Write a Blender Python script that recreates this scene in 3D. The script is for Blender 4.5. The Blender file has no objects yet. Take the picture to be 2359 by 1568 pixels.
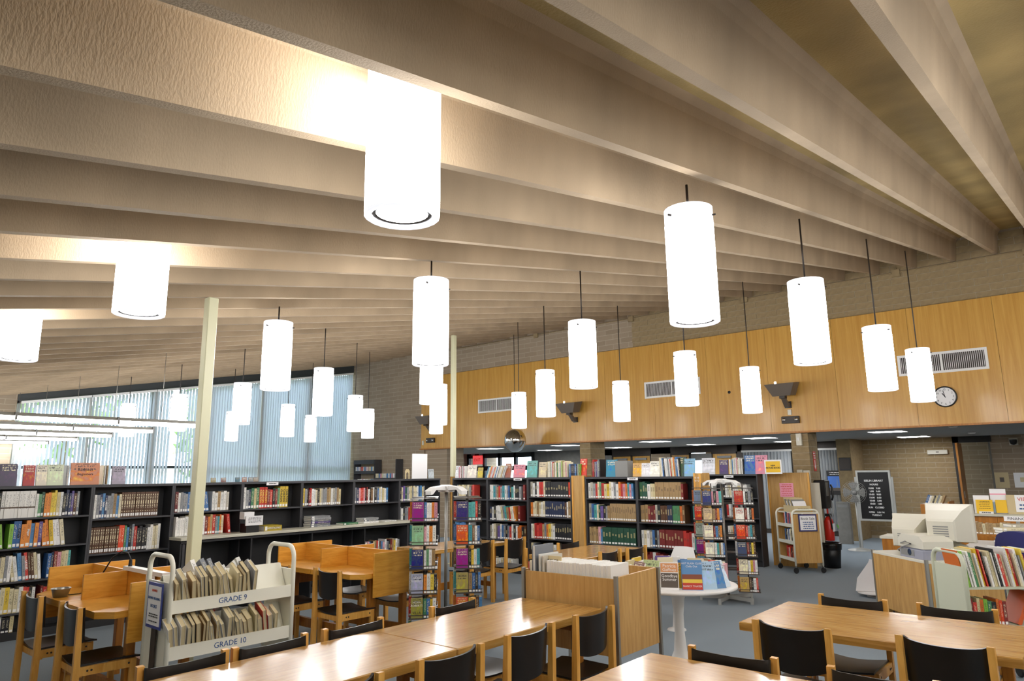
import bpy, math, random
from mathutils import Vector, Matrix
PI = math.pi
sc = bpy.context.scene
COL = sc.collection
# ---------------------------------------------------------------- camera
FPX, PITCH, ROLL, HEAD, CAMH = 1591.7, 10.86, -0.678, 49.70, 1.65
a, p, r = map(math.radians, (HEAD, PITCH, ROLL))
fw = Vector((math.sin(a)*math.cos(p), math.cos(a)*math.cos(p), math.sin(p)))
rt = Vector((math.cos(a), -math.sin(a), 0)); up = rt.cross(fw)
rt2 = rt*math.cos(r) + up*math.sin(r); up2 = up*math.cos(r) - rt*math.sin(r)
cd = bpy.data.cameras.new('camera'); cam = bpy.data.objects.new('camera', cd); COL.objects.link(cam)
cam.matrix_world = Matrix(((rt2.x, up2.x, -fw.x, 0), (rt2.y, up2.y, -fw.y, 0), (rt2.z, up2.z, -fw.z, CAMH), (0, 0, 0, 1)))
cd.sensor_width = 36; cd.sensor_fit = 'HORIZONTAL'; cd.lens = FPX/2359*36; cd.clip_start = .05; cd.clip_end = 300
sc.camera = cam
# ---------------------------------------------------------------- world, exposure
wd = bpy.data.worlds.new('sky'); sc.world = wd; wd.use_nodes = True
bg = wd.node_tree.nodes['Background']; bg.inputs[0].default_value = (.74, .87, 1, 1); bg.inputs[1].default_value = 4.0
sc.view_settings.view_transform = 'Standard'; sc.view_settings.look = 'None'
sc.view_settings.exposure = 1.0; sc.view_settings.gamma = 1.0; sc.view_settings.use_curve_mapping = False
LAMP_E, TUBE_E, PANEL_E = 10.0, 17.0, 11.0
sc.cycles.adaptive_threshold = .1; sc.cycles.diffuse_bounces = 4; sc.cycles.glossy_bounces = 2; sc.cycles.transmission_bounces = 3; sc.cycles.max_bounces = 6; sc.cycles.caustics_reflective = False; sc.cycles.caustics_refractive = False
# ---------------------------------------------------------------- helpers
rnd = random.Random(7)
def lin(c):
    if isinstance(c, str): c = tuple(int(c[i:i+2], 16)/255 for i in (0, 2, 4))
    return tuple((x/12.92 if x <= .04045 else ((x+.055)/1.055)**2.4) for x in c[:3]) + (1,)
def new_mat(name):
    m = bpy.data.materials.new(name); m.use_nodes = True
    return m, m.node_tree.nodes, m.node_tree.links, m.node_tree.nodes['Principled BSDF']
def mat(name, col, rough=.5, metal=0, var=0, vscale=30, bump=0, bscale=80, spec=.5, stretch=(1, 1, 1)):
    m, N, L, b = new_mat(name); c = lin(col)
    b.inputs['Base Color'].default_value = c; b.inputs['Roughness'].default_value = rough
    b.inputs['Metallic'].default_value = metal; b.inputs['Specular IOR Level'].default_value = spec
    if var or bump:
        tc = N.new('ShaderNodeTexCoord'); mp = N.new('ShaderNodeMapping'); mp.inputs['Scale'].default_value = stretch
        L.new(tc.outputs['Object'], mp.inputs[0])
    if var:
        n = N.new('ShaderNodeTexNoise'); n.inputs['Scale'].default_value = vscale; n.inputs['Detail'].default_value = 3
        L.new(mp.outputs[0], n.inputs['Vector'])
        rp = N.new('ShaderNodeValToRGB'); rp.color_ramp.elements[0].position = .3; rp.color_ramp.elements[1].position = .72
        rp.color_ramp.elements[0].color = tuple(max(0, x*(1-var)) for x in c[:3])+(1,)
        rp.color_ramp.elements[1].color = tuple(min(1, x*(1+var)) for x in c[:3])+(1,)
        L.new(n.outputs[0], rp.inputs[0]); L.new(rp.outputs[0], b.inputs['Base Color'])
    if bump:
        n2 = N.new('ShaderNodeTexNoise'); n2.inputs['Scale'].default_value = bscale; n2.inputs['Detail'].default_value = 2
        L.new(mp.outputs[0], n2.inputs['Vector'])
        bp = N.new('ShaderNodeBump'); bp.inputs['Strength'].default_value = bump; bp.inputs['Distance'].default_value = .02
        L.new(n2.outputs[0], bp.inputs['Height']); L.new(bp.outputs[0], b.inputs['Normal'])
    return m
def wood(name, c1, c2, stretch=(1, 14, 14), scale=3.0, rough=.35, c3=None, bump=.03, coat=0):
    m, N, L, b = new_mat(name)
    tc = N.new('ShaderNodeTexCoord'); mp = N.new('ShaderNodeMapping'); mp.inputs['Scale'].default_value = stretch
    L.new(tc.outputs['Object'], mp.inputs[0])
    oi = N.new('ShaderNodeObjectInfo'); ad = N.new('ShaderNodeVectorMath'); ad.operation = 'ADD'
    sc_ = N.new('ShaderNodeVectorMath'); sc_.operation = 'SCALE'; sc_.inputs['Scale'].default_value = 37
    cb = N.new('ShaderNodeCombineXYZ'); L.new(oi.outputs['Random'], cb.inputs[0]); L.new(oi.outputs['Random'], cb.inputs[1]); L.new(oi.outputs['Random'], cb.inputs[2])
    L.new(cb.outputs[0], sc_.inputs[0]); L.new(mp.outputs[0], ad.inputs[0]); L.new(sc_.outputs[0], ad.inputs[1])
    n = N.new('ShaderNodeTexNoise'); n.inputs['Scale'].default_value = scale; n.inputs['Detail'].default_value = 5; n.inputs['Roughness'].default_value = .62
    n.inputs['Distortion'].default_value = .6
    L.new(ad.outputs[0], n.inputs['Vector'])
    rp = N.new('ShaderNodeValToRGB'); e = rp.color_ramp.elements
    e[0].position = .32; e[0].color = lin(c2); e[1].position = .66; e[1].color = lin(c1)
    if c3: x = e.new(.5); x.color = lin(c3)
    L.new(n.outputs[0], rp.inputs[0]); L.new(rp.outputs[0], b.inputs['Base Color'])
    b.inputs['Roughness'].default_value = rough; b.inputs['Coat Weight'].default_value = coat; b.inputs['Coat Roughness'].default_value = .12
    bp = N.new('ShaderNodeBump'); bp.inputs['Strength'].default_value = bump; bp.inputs['Distance'].default_value = .01
    L.new(n.outputs[0], bp.inputs['Height']); L.new(bp.outputs[0], b.inputs['Normal'])
    return m
def emit(name, col, s):
    m, N, L, b = new_mat(name); c = lin(col)
    b.inputs['Base Color'].default_value = (.8, .8, .8, 1); b.inputs['Emission Color'].default_value = c; b.inputs['Emission Strength'].default_value = s
    return m
def objcol(name, kind):
    """one material for many books: the colour is the object's own colour; print is procedural on it"""
    m, N, L, b = new_mat(name); b.inputs['Roughness'].default_value = .42
    oi = N.new('ShaderNodeObjectInfo'); tc = N.new('ShaderNodeTexCoord'); sp = N.new('ShaderNodeSeparateXYZ')
    L.new(tc.outputs['Generated'], sp.inputs[0])
    def math_(op, x, y):
        q = N.new('ShaderNodeMath'); q.operation = op
        for i, v in ((0, x), (1, y)):
            if isinstance(v, (int, float)): q.inputs[i].default_value = v
            else: L.new(v, q.inputs[i])
        return q.outputs[0]
    rz = math_('MULTIPLY', oi.outputs['Random'], 91.7)
    cx = N.new('ShaderNodeCombineXYZ')
    lum = N.new('ShaderNodeRGBToBW'); L.new(oi.outputs['Color'], lum.inputs[0])
    dark = math_('GREATER_THAN', lum.outputs[0], .22)
    ink = N.new('ShaderNodeMix'); ink.data_type = 'RGBA'; L.new(dark, ink.inputs[0])
    ink.inputs[6].default_value = lin('efe6c4'); ink.inputs[7].default_value = lin('2a2a33')
    if kind == 'spine':
        L.new(math_('MULTIPLY', sp.outputs[0], 4.0), cx.inputs[0]); L.new(math_('ADD', math_('MULTIPLY', sp.outputs[2], 26.0), rz), cx.inputs[2]); L.new(rz, cx.inputs[1])
        n = N.new('ShaderNodeTexNoise'); n.inputs['Scale'].default_value = 1.6; n.inputs['Detail'].default_value = 1; L.new(cx.outputs[0], n.inputs['Vector'])
        t = math_('GREATER_THAN', n.outputs[0], .56)
        lo = math_('GREATER_THAN', sp.outputs[2], .34); hi = math_('LESS_THAN', sp.outputs[2], .88)
        ce = math_('LESS_THAN', math_('ABSOLUTE', math_('SUBTRACT', sp.outputs[0], .5), 0), .27)
        fac = math_('MULTIPLY', math_('MULTIPLY', t, lo), math_('MULTIPLY', hi, ce))
        fac = math_('MULTIPLY', fac, .75)
        mx = N.new('ShaderNodeMix'); mx.data_type = 'RGBA'; L.new(fac, mx.inputs[0]); L.new(oi.outputs['Color'], mx.inputs[6]); L.new(ink.outputs[2], mx.inputs[7])
        L.new(mx.outputs[2], b.inputs['Base Color'])
    else:
        # cover art: picture of soft colour patches in the middle, title lines above and below
        L.new(math_('MULTIPLY', sp.outputs[0], 3.0), cx.inputs[0]); L.new(math_('ADD', math_('MULTIPLY', sp.outputs[2], 3.4), rz), cx.inputs[2])
        n = N.new('ShaderNodeTexNoise'); n.inputs['Scale'].default_value = 1.3; n.inputs['Detail'].default_value = 3; L.new(cx.outputs[0], n.inputs['Vector'])
        hs = N.new('ShaderNodeHueSaturation'); L.new(oi.outputs['Color'], hs.inputs['Color'])
        L.new(math_('ADD', math_('MULTIPLY', n.outputs[0], .3), .35), hs.inputs['Hue']); hs.inputs['Saturation'].default_value = 1.2
        L.new(math_('ADD', math_('MULTIPLY', n.outputs[0], 1.6), .35), hs.inputs['Value'])
        pic = math_('MULTIPLY', math_('GREATER_THAN', sp.outputs[2], .16), math_('LESS_THAN', sp.outputs[2], .66))
        blob = math_('MULTIPLY', pic, math_('GREATER_THAN', n.outputs[0], .47))
        mx = N.new('ShaderNodeMix'); mx.data_type = 'RGBA'; L.new(math_('MULTIPLY', blob, .85), mx.inputs[0]); L.new(oi.outputs['Color'], mx.inputs[6]); L.new(hs.outputs[0], mx.inputs[7])
        c2 = N.new('ShaderNodeCombineXYZ'); L.new(math_('MULTIPLY', sp.outputs[0], 11.0), c2.inputs[0]); L.new(math_('ADD', math_('MULTIPLY', sp.outputs[2], 5.0), rz), c2.inputs[2])
        n2 = N.new('ShaderNodeTexNoise'); n2.inputs['Scale'].default_value = 1.5; n2.inputs['Detail'].default_value = 1; L.new(c2.outputs[0], n2.inputs['Vector'])
        fr = math_('FRACT', math_('MULTIPLY', sp.outputs[2], 8.0), 0)
        line = math_('MULTIPLY', math_('GREATER_THAN', fr, .35), math_('GREATER_THAN', n2.outputs[0], .5))
        zone = math_('MULTIPLY', math_('GREATER_THAN', sp.outputs[2], .68), math_('LESS_THAN', sp.outputs[2], .95))
        edge = math_('LESS_THAN', math_('ABSOLUTE', math_('SUBTRACT', sp.outputs[0], .5), 0), .38)
        fac = math_('MULTIPLY', math_('MULTIPLY', line, zone), edge)
        m2 = N.new('ShaderNodeMix'); m2.data_type = 'RGBA'; L.new(math_('MULTIPLY', fac, .8), m2.inputs[0]); L.new(mx.outputs[2], m2.inputs[6]); L.new(ink.outputs[2], m2.inputs[7])
        L.new(m2.outputs[2], b.inputs['Base Color'])
    return m
def attrmat(name, rough=.5):
    m, N, L, b = new_mat(name); b.inputs['Roughness'].default_value = rough
    at = N.new('ShaderNodeVertexColor'); at.layer_name = 'Col'; L.new(at.outputs[0], b.inputs['Base Color'])
    return m
class MB:
    def __init__(s): s.v = []; s.f = []; s.m = []; s.sm = []; s.c = []; s.cur = None
    def add(s, vs, fs, mi=0, sm=False, M=None):
        o = len(s.v)
        s.v += [tuple(M @ Vector(v)) for v in vs] if M is not None else [tuple(v) for v in vs]
        for q in fs: s.f.append(tuple(i+o for i in q)); s.m.append(mi); s.sm.append(sm); s.c.append(s.cur)
        return s
    def box(s, x0, x1, y0, y1, z0, z1, mi=0, M=None):
        return s.add([(x0, y0, z0), (x1, y0, z0), (x1, y1, z0), (x0, y1, z0), (x0, y0, z1), (x1, y0, z1), (x1, y1, z1), (x0, y1, z1)],
              [(0, 3, 2, 1), (4, 5, 6, 7), (0, 1, 5, 4), (1, 2, 6, 5), (2, 3, 7, 6), (3, 0, 4, 7)], mi, False, M)
    def bev(s, x0, x1, y0, y1, z0, z1, b=.008, mi=0, M=None):
        """box with all vertical and top edges chamfered"""
        P = []
        for z, i in ((z0, 0), (z1-b, 0), (z1, b)):
            P += [(x0+b, y0+i, z), (x1-b, y0+i, z), (x1-i, y0+b, z), (x1-i, y1-b, z), (x1-b, y1-i, z), (x0+b, y1-i, z), (x0+i, y1-b, z), (x0+i, y0+b, z)]
        F = [tuple(range(7, -1, -1)), tuple(range(16, 24))]
        for k in (0, 8):
            F += [(k+i, k+(i+1) % 8, k+8+(i+1) % 8, k+8+i) for i in range(8)]
        return s.add(P, F, mi, False, M)
    def prism(s, pts, y0, y1, mi=0, M=None, axis='y'):
        n = len(pts)
        if axis == 'y': V = [(x, y0, z) for x, z in pts]+[(x, y1, z) for x, z in pts]
        elif axis == 'x': V = [(y0, x, z) for x, z in pts]+[(y1, x, z) for x, z in pts]
        else: V = [(x, z, y0) for x, z in pts]+[(x, z, y1) for x, z in pts]
        F = [tuple(range(n)), tuple(range(2*n-1, n-1, -1))]+[(i, i+n, (i+1) % n+n, (i+1) % n) for i in range(n)]
        return s.add(V, F, mi, False, M)
    def lathe(s, prof, n=20, mi=0, M=None, sm=True, cap=True):
        V = []; F = []
        for rr, z in prof: V += [(rr*math.cos(2*PI*k/n), rr*math.sin(2*PI*k/n), z) for k in range(n)]
        for j in range(len(prof)-1):
            F += [(j*n+k, j*n+(k+1) % n, (j+1)*n+(k+1) % n, (j+1)*n+k) for k in range(n)]
        s.add(V, F, mi, sm, M)
        if cap:
            if prof[0][0] > 1e-4: s.add(V[:n], [tuple(range(n-1, -1, -1))], mi, False, M)
            if prof[-1][0] > 1e-4: s.add(V[-n:], [tuple(range(n))], mi, False, M)
        return s
    def tube(s, pts, r, n=8, mi=0, closed=False, M=None, sm=True):
        pts = [Vector(q) for q in pts]; V = []; F = []; m = len(pts); nrm = None
        for i, q in enumerate(pts):
            if closed: t = pts[(i+1) % m]-pts[i-1]
            else: t = pts[min(i+1, m-1)]-pts[max(i-1, 0)]
            t.normalize()
            if nrm is None: nrm = t.orthogonal().normalized()
            nrm = (nrm-t*nrm.dot(t)).normalized(); bn = t.cross(nrm)
            rr = r[i] if isinstance(r, (list, tuple)) else r
            V += [tuple(q+(nrm*math.cos(2*PI*k/n)+bn*math.sin(2*PI*k/n))*rr) for k in range(n)]
        for j in range(m if closed else m-1):
            j2 = (j+1) % m
            F += [(j*n+k, j*n+(k+1) % n, j2*n+(k+1) % n, j2*n+k) for k in range(n)]
        if not closed: F += [tuple(range(n-1, -1, -1)), tuple(range((m-1)*n, m*n))]
        return s.add(V, F, mi, sm, M)
    def sheet(s, fn, nu, nv, th, mi=0, M=None, sm=True):
        """curved sheet of thickness th; fn(u,v) -> point, u,v in 0..1"""
        P = [[Vector(fn(i/nu, j/nv)) for j in range(nv+1)] for i in range(nu+1)]
        def nr(i, j):
            du = P[min(i+1, nu)][j]-P[max(i-1, 0)][j]; dv = P[i][min(j+1, nv)]-P[i][max(j-1, 0)]
            return du.cross(dv).normalized()
        V = []; w = nv+1
        for sgn in (.5, -.5):
            for i in range(nu+1):
                for j in range(nv+1): V.append(tuple(P[i][j]+nr(i, j)*th*sgn))
        B = (nu+1)*w; F = []
        for i in range(nu):
            for j in range(nv):
                q = (i*w+j, (i+1)*w+j, (i+1)*w+j+1, i*w+j+1); F.append(q); F.append(tuple(x+B for x in reversed(q)))
        s.add(V, F, mi, sm, M)
        R = [(i, 0) for i in range(nu+1)]+[(nu, j) for j in range(1, nv+1)]+[(i, nv) for i in range(nu-1, -1, -1)]+[(0, j) for j in range(nv-1, 0, -1)]
        E = []
        for k in range(len(R)):
            a_ = R[k]; b_ = R[(k+1) % len(R)]; E.append((a_[0]*w+a_[1], a_[0]*w+a_[1]+B, b_[0]*w+b_[1]+B, b_[0]*w+b_[1]))
        return s.add(V, E, mi, False, M)
    def mesh(s, name, mats):
        me = bpy.data.meshes.new(name); me.from_pydata(s.v, [], s.f)
        for x in (mats if isinstance(mats, (list, tuple)) else [mats]): me.materials.append(x)
        me.polygons.foreach_set('material_index', s.m); me.polygons.foreach_set('use_smooth', s.sm)
        if any(c is not None for c in s.c):
            at = me.color_attributes.new('Col', 'FLOAT_COLOR', 'CORNER'); buf = []
            for q, c in zip(s.f, s.c): buf += list(c or (1, 1, 1, 1))*len(q)
            at.data.foreach_set('color', buf)
        me.update(); return me
    def build(s, name, mats, parent=None, loc=(0, 0, 0), rot=(0, 0, 0)):
        return ob(name, s.mesh(name, mats), parent, loc, rot)
def ob(name, me, parent=None, loc=(0, 0, 0), rot=(0, 0, 0), scale=None, color=None):
    o = bpy.data.objects.new(name, me); COL.objects.link(o)
    o.location = loc; o.rotation_euler = rot
    if scale: o.scale = scale
    if color: o.color = color
    if parent: o.parent = parent
    return o
def tag(o, label=None, cat=None, group=None, kind=None):
    if label: o['label'] = label
    if cat: o['category'] = cat
    if group: o['group'] = group
    if kind: o['kind'] = kind
    return o
def thing(name, label, cat, loc=(0, 0, 0), rz=0, group=None):
    return tag(ob(name, None, None, loc, (0, 0, rz)), label, cat, group)
def struct(o): o['kind'] = 'structure'; return o
def dup(root, loc, rz, label=None, group=None):
    def cp(o, par):
        c = o.copy(); COL.objects.link(c); c.parent = par
        for ch in kids.get(o.name, []): cp(ch, c)
        return c
    kids = {}
    for o in root.children_recursive: kids.setdefault(o.parent.name, []).append(o)
    c = cp(root, None); c.location = loc; c.rotation_euler = (0, 0, rz)
    if label: c['label'] = label
    if group: c['group'] = group
    return c
_fc = {}; _pend = []; _users = {}
def text(name, s, size, m, parent=None, loc=(0, 0, 0), rot=(PI/2, 0, 0), align='CENTER', depth=.0008, bold=0, sx=1):
    key = (s, size, align, depth, bold, m.name)
    if key not in _fc:
        cu = bpy.data.curves.new('lettering', 'FONT'); cu.body = s; cu.size = size; cu.align_x = align; cu.align_y = 'CENTER'
        cu.extrude = depth; cu.offset = bold; cu.resolution_u = 2
        _fc[key] = bpy.data.meshes.new('lettering'); _pend.append((key, cu, m))
    o = ob(name, _fc[key], parent, loc, rot); _users.setdefault(key, []).append(o)
    if sx != 1: o.scale = (sx, 1, 1)
    return o
def lines(parent, loc, w, zs, m, h=.006, face='x'):
    """print too small to read in the photograph: broken rows of ink"""
    b = MB(); q = random.Random(len(zs)*13+int(w*1000))
    for z in zs:
        u = -w/2+q.uniform(0, .1)*w
        while u < w/2-.01:
            e = min(w/2-q.uniform(0, .1)*w, u+q.uniform(.06, .2)*w)
            if e > u+.002:
                if face == 'x': b.box(-.0008, 0, u, e, z-h/2, z+h/2)
                else: b.box(u, e, -.0008, 0, z-h/2, z+h/2)
            u = e+.035*w
    return b.build('print_lines', m, parent, loc)
ORD = ['first', 'second', 'third', 'fourth', 'fifth', 'sixth', 'seventh', 'eighth', 'ninth', 'tenth', 'eleventh', 'twelfth', 'thirteenth', 'fourteenth', 'fifteenth',
       'sixteenth', 'seventeenth', 'eighteenth', 'nineteenth', 'twentieth'] + ['twenty-'+q for q in ('first', 'second', 'third', 'fourth', 'fifth', 'sixth', 'seventh', 'eighth', 'ninth')] + ['thirtieth'] + ['thirty-'+q for q in ('first', 'second', 'third', 'fourth', 'fifth', 'sixth', 'seventh', 'eighth', 'ninth')]
# ---------------------------------------------------------------- materials
M_conc = mat('board_concrete', 'a69278', .9, var=.16, vscale=2.2, bump=.16, bscale=130, stretch=(1, 1, .35))
M_slab = mat('stained_slab', 'a08a58', .9, var=.3, vscale=1.3, bump=.2, bscale=60)  # mustard white-balance cast put into the slab colour
M_floor = mat('blue_grey_carpet', '909ba4', .95, var=.14, vscale=220, bump=.35, bscale=400, spec=.1)
M_lam = wood('wall_veneer', 'd0a04c', 'bd8a38', (9, 9, .35), 2.2, .38, bump=.01, coat=.15)
M_table = wood('table_oak', 'c99e5a', 'a27532', (1.4, 13, 13), 2.6, .26, 'ba8a44', .02, .35)
M_tabley = wood('table_oak_crosswise', 'c99e5a', 'a27532', (13, 1.4, 13), 2.6, .26, 'ba8a44', .02, .35)
M_chair = wood('chair_beech', 'e8b25c', 'd0943e', (8, 8, 1.2), 3, .35, bump=.01)
M_carrel = wood('carrel_oak', 'e6aa46', 'cf9030', (1.5, 1.5, 12), 3, .35, bump=.015)
M_oakv = wood('upright_oak', 'cda364', 'b48848', (9, 9, .8), 3, .4, bump=.015)
M_desk = wood('desk_teak', 'bb7a28', '9d6118', (9, 9, .8), 3, .4, bump=.015)
M_ply = mat('black_plywood', '1a1716', .32, var=.25, vscale=9)
M_bolt = mat('dark_bolt', '241d18', .4)
M_shelf = mat('charcoal_shelf_steel', '3c3c40', .5, var=.06, vscale=8)
M_shelfin = mat('black_shelf_back', '232325', .6)
M_counter = mat('cream_laminate', 'c9c6b4', .4)
M_cart = mat('cream_cart_enamel', 'ebe9da', .35)
M_cartg = mat('pale_green_cart_enamel', 'c9cdb8', .35)
M_pole = mat('cream_steel_pole', 'd8d6b4', .4)
M_white = mat('white_paint', 'e9e8e6', .4)
M_paper = mat('white_paper', 'f0eff0', .7)
M_pages = mat('book_pages', 'd9c9a0', .8, var=.12, vscale=60, stretch=(8, 1, 1))
M_pagesw = mat('white_book_pages', 'f1efe8', .8, var=.05, vscale=60, stretch=(8, 1, 1))
M_label = mat('spine_label', 'f4f3f0', .6)
M_steel = mat('brushed_steel', 'a8a6a0', .35, .8)
M_chrome = mat('polished_chrome', 'd8d8d8', .08, 1)
M_dark = mat('dark_bronze', '3a332e', .45, .3)
M_black = mat('black_plastic', '121214', .4)
M_grey = mat('grey_plastic', '8a8a88', .5)
M_beige = mat('beige_plastic', 'd9d5c6', .45)
M_red = mat('red_enamel', 'cf2a1e', .35)
M_blue = mat('blue_upholstery', '32336e', .9)
M_ink = mat('blue_ink', '33598f', .6); M_inkk = mat('black_ink', '22222a', .6); M_inkw = mat('white_ink', 'f4f4f2', .6)
M_inkr = mat('red_ink', 'cf4a30', .6); M_inky = mat('gold_ink', 'e8c84a', .5)
M_yellow = mat('yellow_card', 'eebf2c', .6); M_pink = mat('pink_paper', 'f0a0b4', .7); M_tan = mat('tan_card', 'cbb98f', .7)
M_shade = emit('glowing_glass_shade', 'ffffff', LAMP_E); M_collar = emit('frosted_glass_top', 'eef4ff', LAMP_E*.05)
M_rim = emit('frosted_glass_rim', 'f4f6ff', LAMP_E*.045)
M_collar.cycles.emission_sampling = 'NONE'; M_rim.cycles.emission_sampling = 'NONE'
M_tube = emit('fluorescent_tube', 'ffffff', TUBE_E); M_panel = emit('light_panel', 'ffffff', PANEL_E)
M_spine = objcol('book_cloth', 'spine'); M_cover = objcol('printed_cover', 'cover'); M_mass = attrmat('assorted_book_cloth')
M_glass, N_, L_, b_ = new_mat('window_glass'); b_.inputs['Roughness'].default_value = .02; b_.inputs['Base Color'].default_value = (.02, .03, .03, 1)
_t = N_.new('ShaderNodeBsdfTransparent'); _m = N_.new('ShaderNodeMixShader'); _f = N_.new('ShaderNodeFresnel'); _f.inputs[0].default_value = 1.35
L_.new(_f.outputs[0], _m.inputs[0]); L_.new(_t.outputs[0], _m.inputs[1]); L_.new(b_.outputs[0], _m.inputs[2]); L_.new(_m.outputs[0], N_['Material Output'].inputs[0])
M_blind, N_, L_, b_ = new_mat('blind_fabric'); b_.inputs['Base Color'].default_value = lin('dfe0dd'); b_.inputs['Roughness'].default_value = .8
_t = N_.new('ShaderNodeBsdfTranslucent'); _t.inputs[0].default_value = lin('dfe6f0'); _m = N_.new('ShaderNodeMixShader'); _m.inputs[0].default_value = .62
L_.new(b_.outputs[0], _m.inputs[1]); L_.new(_t.outputs[0], _m.inputs[2]); L_.new(_m.outputs[0], N_['Material Output'].inputs[0])
def brickmat(name, c1, c2, mortar, axis, bw=.40, rh=.115):
    m, N, L, b = new_mat(name); b.inputs['Roughness'].default_value = .9
    tc = N.new('ShaderNodeTexCoord'); sp = N.new('ShaderNodeSeparateXYZ'); cb = N.new('ShaderNodeCombineXYZ')
    L.new(tc.outputs['Object'], sp.inputs[0]); L.new(sp.outputs[axis], cb.inputs[0]); L.new(sp.outputs[2], cb.inputs[1])
    k = N.new('ShaderNodeTexBrick'); k.inputs['Scale'].default_value = 1; k.inputs['Brick Width'].default_value = bw; k.inputs['Row Height'].default_value = rh
    k.inputs['Mortar Size'].default_value = .006; k.inputs['Color1'].default_value = lin(c1); k.inputs['Color2'].default_value = lin(c2); k.inputs['Mortar'].default_value = lin(mortar)
    L.new(cb.outputs[0], k.inputs['Vector']); L.new(k.outputs[0], b.inputs['Base Color'])
    bp = N.new('ShaderNodeBump'); bp.inputs['Strength'].default_value = .4; bp.inputs['Distance'].default_value = .008; bp.invert = True
    L.new(k.outputs['Fac'], bp.inputs['Height']); L.new(bp.outputs[0], b.inputs['Normal'])
    return m
M_brY = brickmat('tan_block_wall_side', 'a2917c', '968570', 'b5a690', 1); M_brX = brickmat('tan_block_wall_end', 'a2917c', '968570', 'b5a690', 0)
M_brick = mat('tan_block', '968260', .9, var=.14, vscale=14, bump=.06, bscale=90)
M_mortar = mat('mortar', 'b8ab96', .95)
# ---------------------------------------------------------------- the room shell
SL, Z0 = .18, 2.646                       # joist undersides: z = Z0 + SL*x
def ceilz(x): return Z0+SL*x
JD = .38                                  # joist depth
XW, YW = 13.2, 17.75
struct(MB().box(-2.6, 20.6, -4.2, 18.6, -.12, 0).build('floor', M_floor))
ceiling = struct(MB().prism([(-2.7, ceilz(-2.7)+JD), (XW+.3, ceilz(XW+.3)+JD), (XW+.3, ceilz(XW+.3)+JD+.15), (-2.7, ceilz(-2.7)+JD+.15)], -4.3, YW+.3).build('ceiling', M_slab))
def joist():
    b = MB(); xs = (-2.6, XW)
    prof = [(-.0275, 0), (.0275, 0), (.058, .3), (.075, .35), (.105, .375), (.12, .385), (-.12, .385), (-.105, .375), (-.075, .35), (-.058, .3)]
    n = len(prof); V = []
    for x in xs: V += [(x, y, ceilz(x)+z) for y, z in prof]
    b.add(V, [(i, i+n, (i+1) % n+n, (i+1) % n) for i in range(n)]+[tuple(range(n)), tuple(range(2*n-1, n-1, -1))])
    return b.mesh('ceiling_beam', M_conc)
_jm = joist()
for i in range(-9, 30):
    y = .955+.575*i
    if y < YW-.05: ob('ceiling_beam', _jm, ceiling, (0, y, 0))
# right-hand wall: block above the panelling, full height beyond it
wr = struct(MB().box(XW+.008, XW+.3, -4.2, 14.5, 4.30, ceilz(XW)+JD+.1).box(XW+.008, XW+.3, 14.45, YW+.2, 0, ceilz(XW)+JD+.1).build('wall_right', M_brY))
_bm = {}
def brick(parent, x0, x1, y0, y1, z0, z1):
    k = tuple(round(q, 3) for q in (x1-x0, y1-y0, z1-z0))
    if k not in _bm: _bm[k] = MB().box(-k[0]/2, k[0]/2, -k[1]/2, k[1]/2, -k[2]/2, k[2]/2).mesh('brick', M_brick)
    ob('brick', _bm[k], parent, ((x0+x1)/2, (y0+y1)/2, (z0+z1)/2))
struct(MB().box(XW+.004, XW+.008, -1.9, 7.7, 4.30, ceilz(XW)+.30).build('mortar_bed', M_mortar, wr))
for rr in range(9):
    z = 4.335+rr*.115; y = -1.9-(rr % 2)*.2
    while y < 7.6:
        brick(wr, XW-.003, XW+.006, max(y, -1.9), min(y+.393, 7.7), z, z+.108); y += .4
# conduit with junction boxes on the block wall
cnd = thing('electrical_conduit', 'thin painted conduit with junction boxes on the upper block wall', 'conduit', (XW-.022, 0, 0))
MB().tube([(0, -2, 5.0), (0, 14.3, 5.0)], .011, 6).build('pipe', M_brick, cnd)
for yy in (.55, 2.4, 5.1, 7.7, 10.4):
    MB().box(-.02, .018, yy-.06, yy+.06, 4.93, 5.05).tube([(0, yy, 5.05), (0, yy, 5.35)], .011, 6).build('junction_box', M_brick, cnd)
MB().tube([(0, .55, 4.93), (0, .5, 4.34)], .011, 6).build('pipe', M_brick, cnd)
# oak panelling
pan = struct(ob('wall_panelling', None, None, (0, 0, 0)))
yy = 14.52; pw = 1.22
while yy > -4.2:
    y1 = max(yy-pw, -4.2)
    MB().box(-.025, .025, -(yy-y1)/2+.002, (yy-y1)/2-.002, -.9975, .9975).build('panel', M_lam, pan, (XW-.025, (yy+y1)/2, 3.3375)); yy = y1
struct(MB().box(XW-.075, XW+.06, -4.2, 14.55, 2.315, 2.345).build('trim_1', M_desk))
struct(MB().box(XW, XW+.2, -4.2, 14.5, 2.34, 4.32).build('wall_header', M_white))
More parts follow.
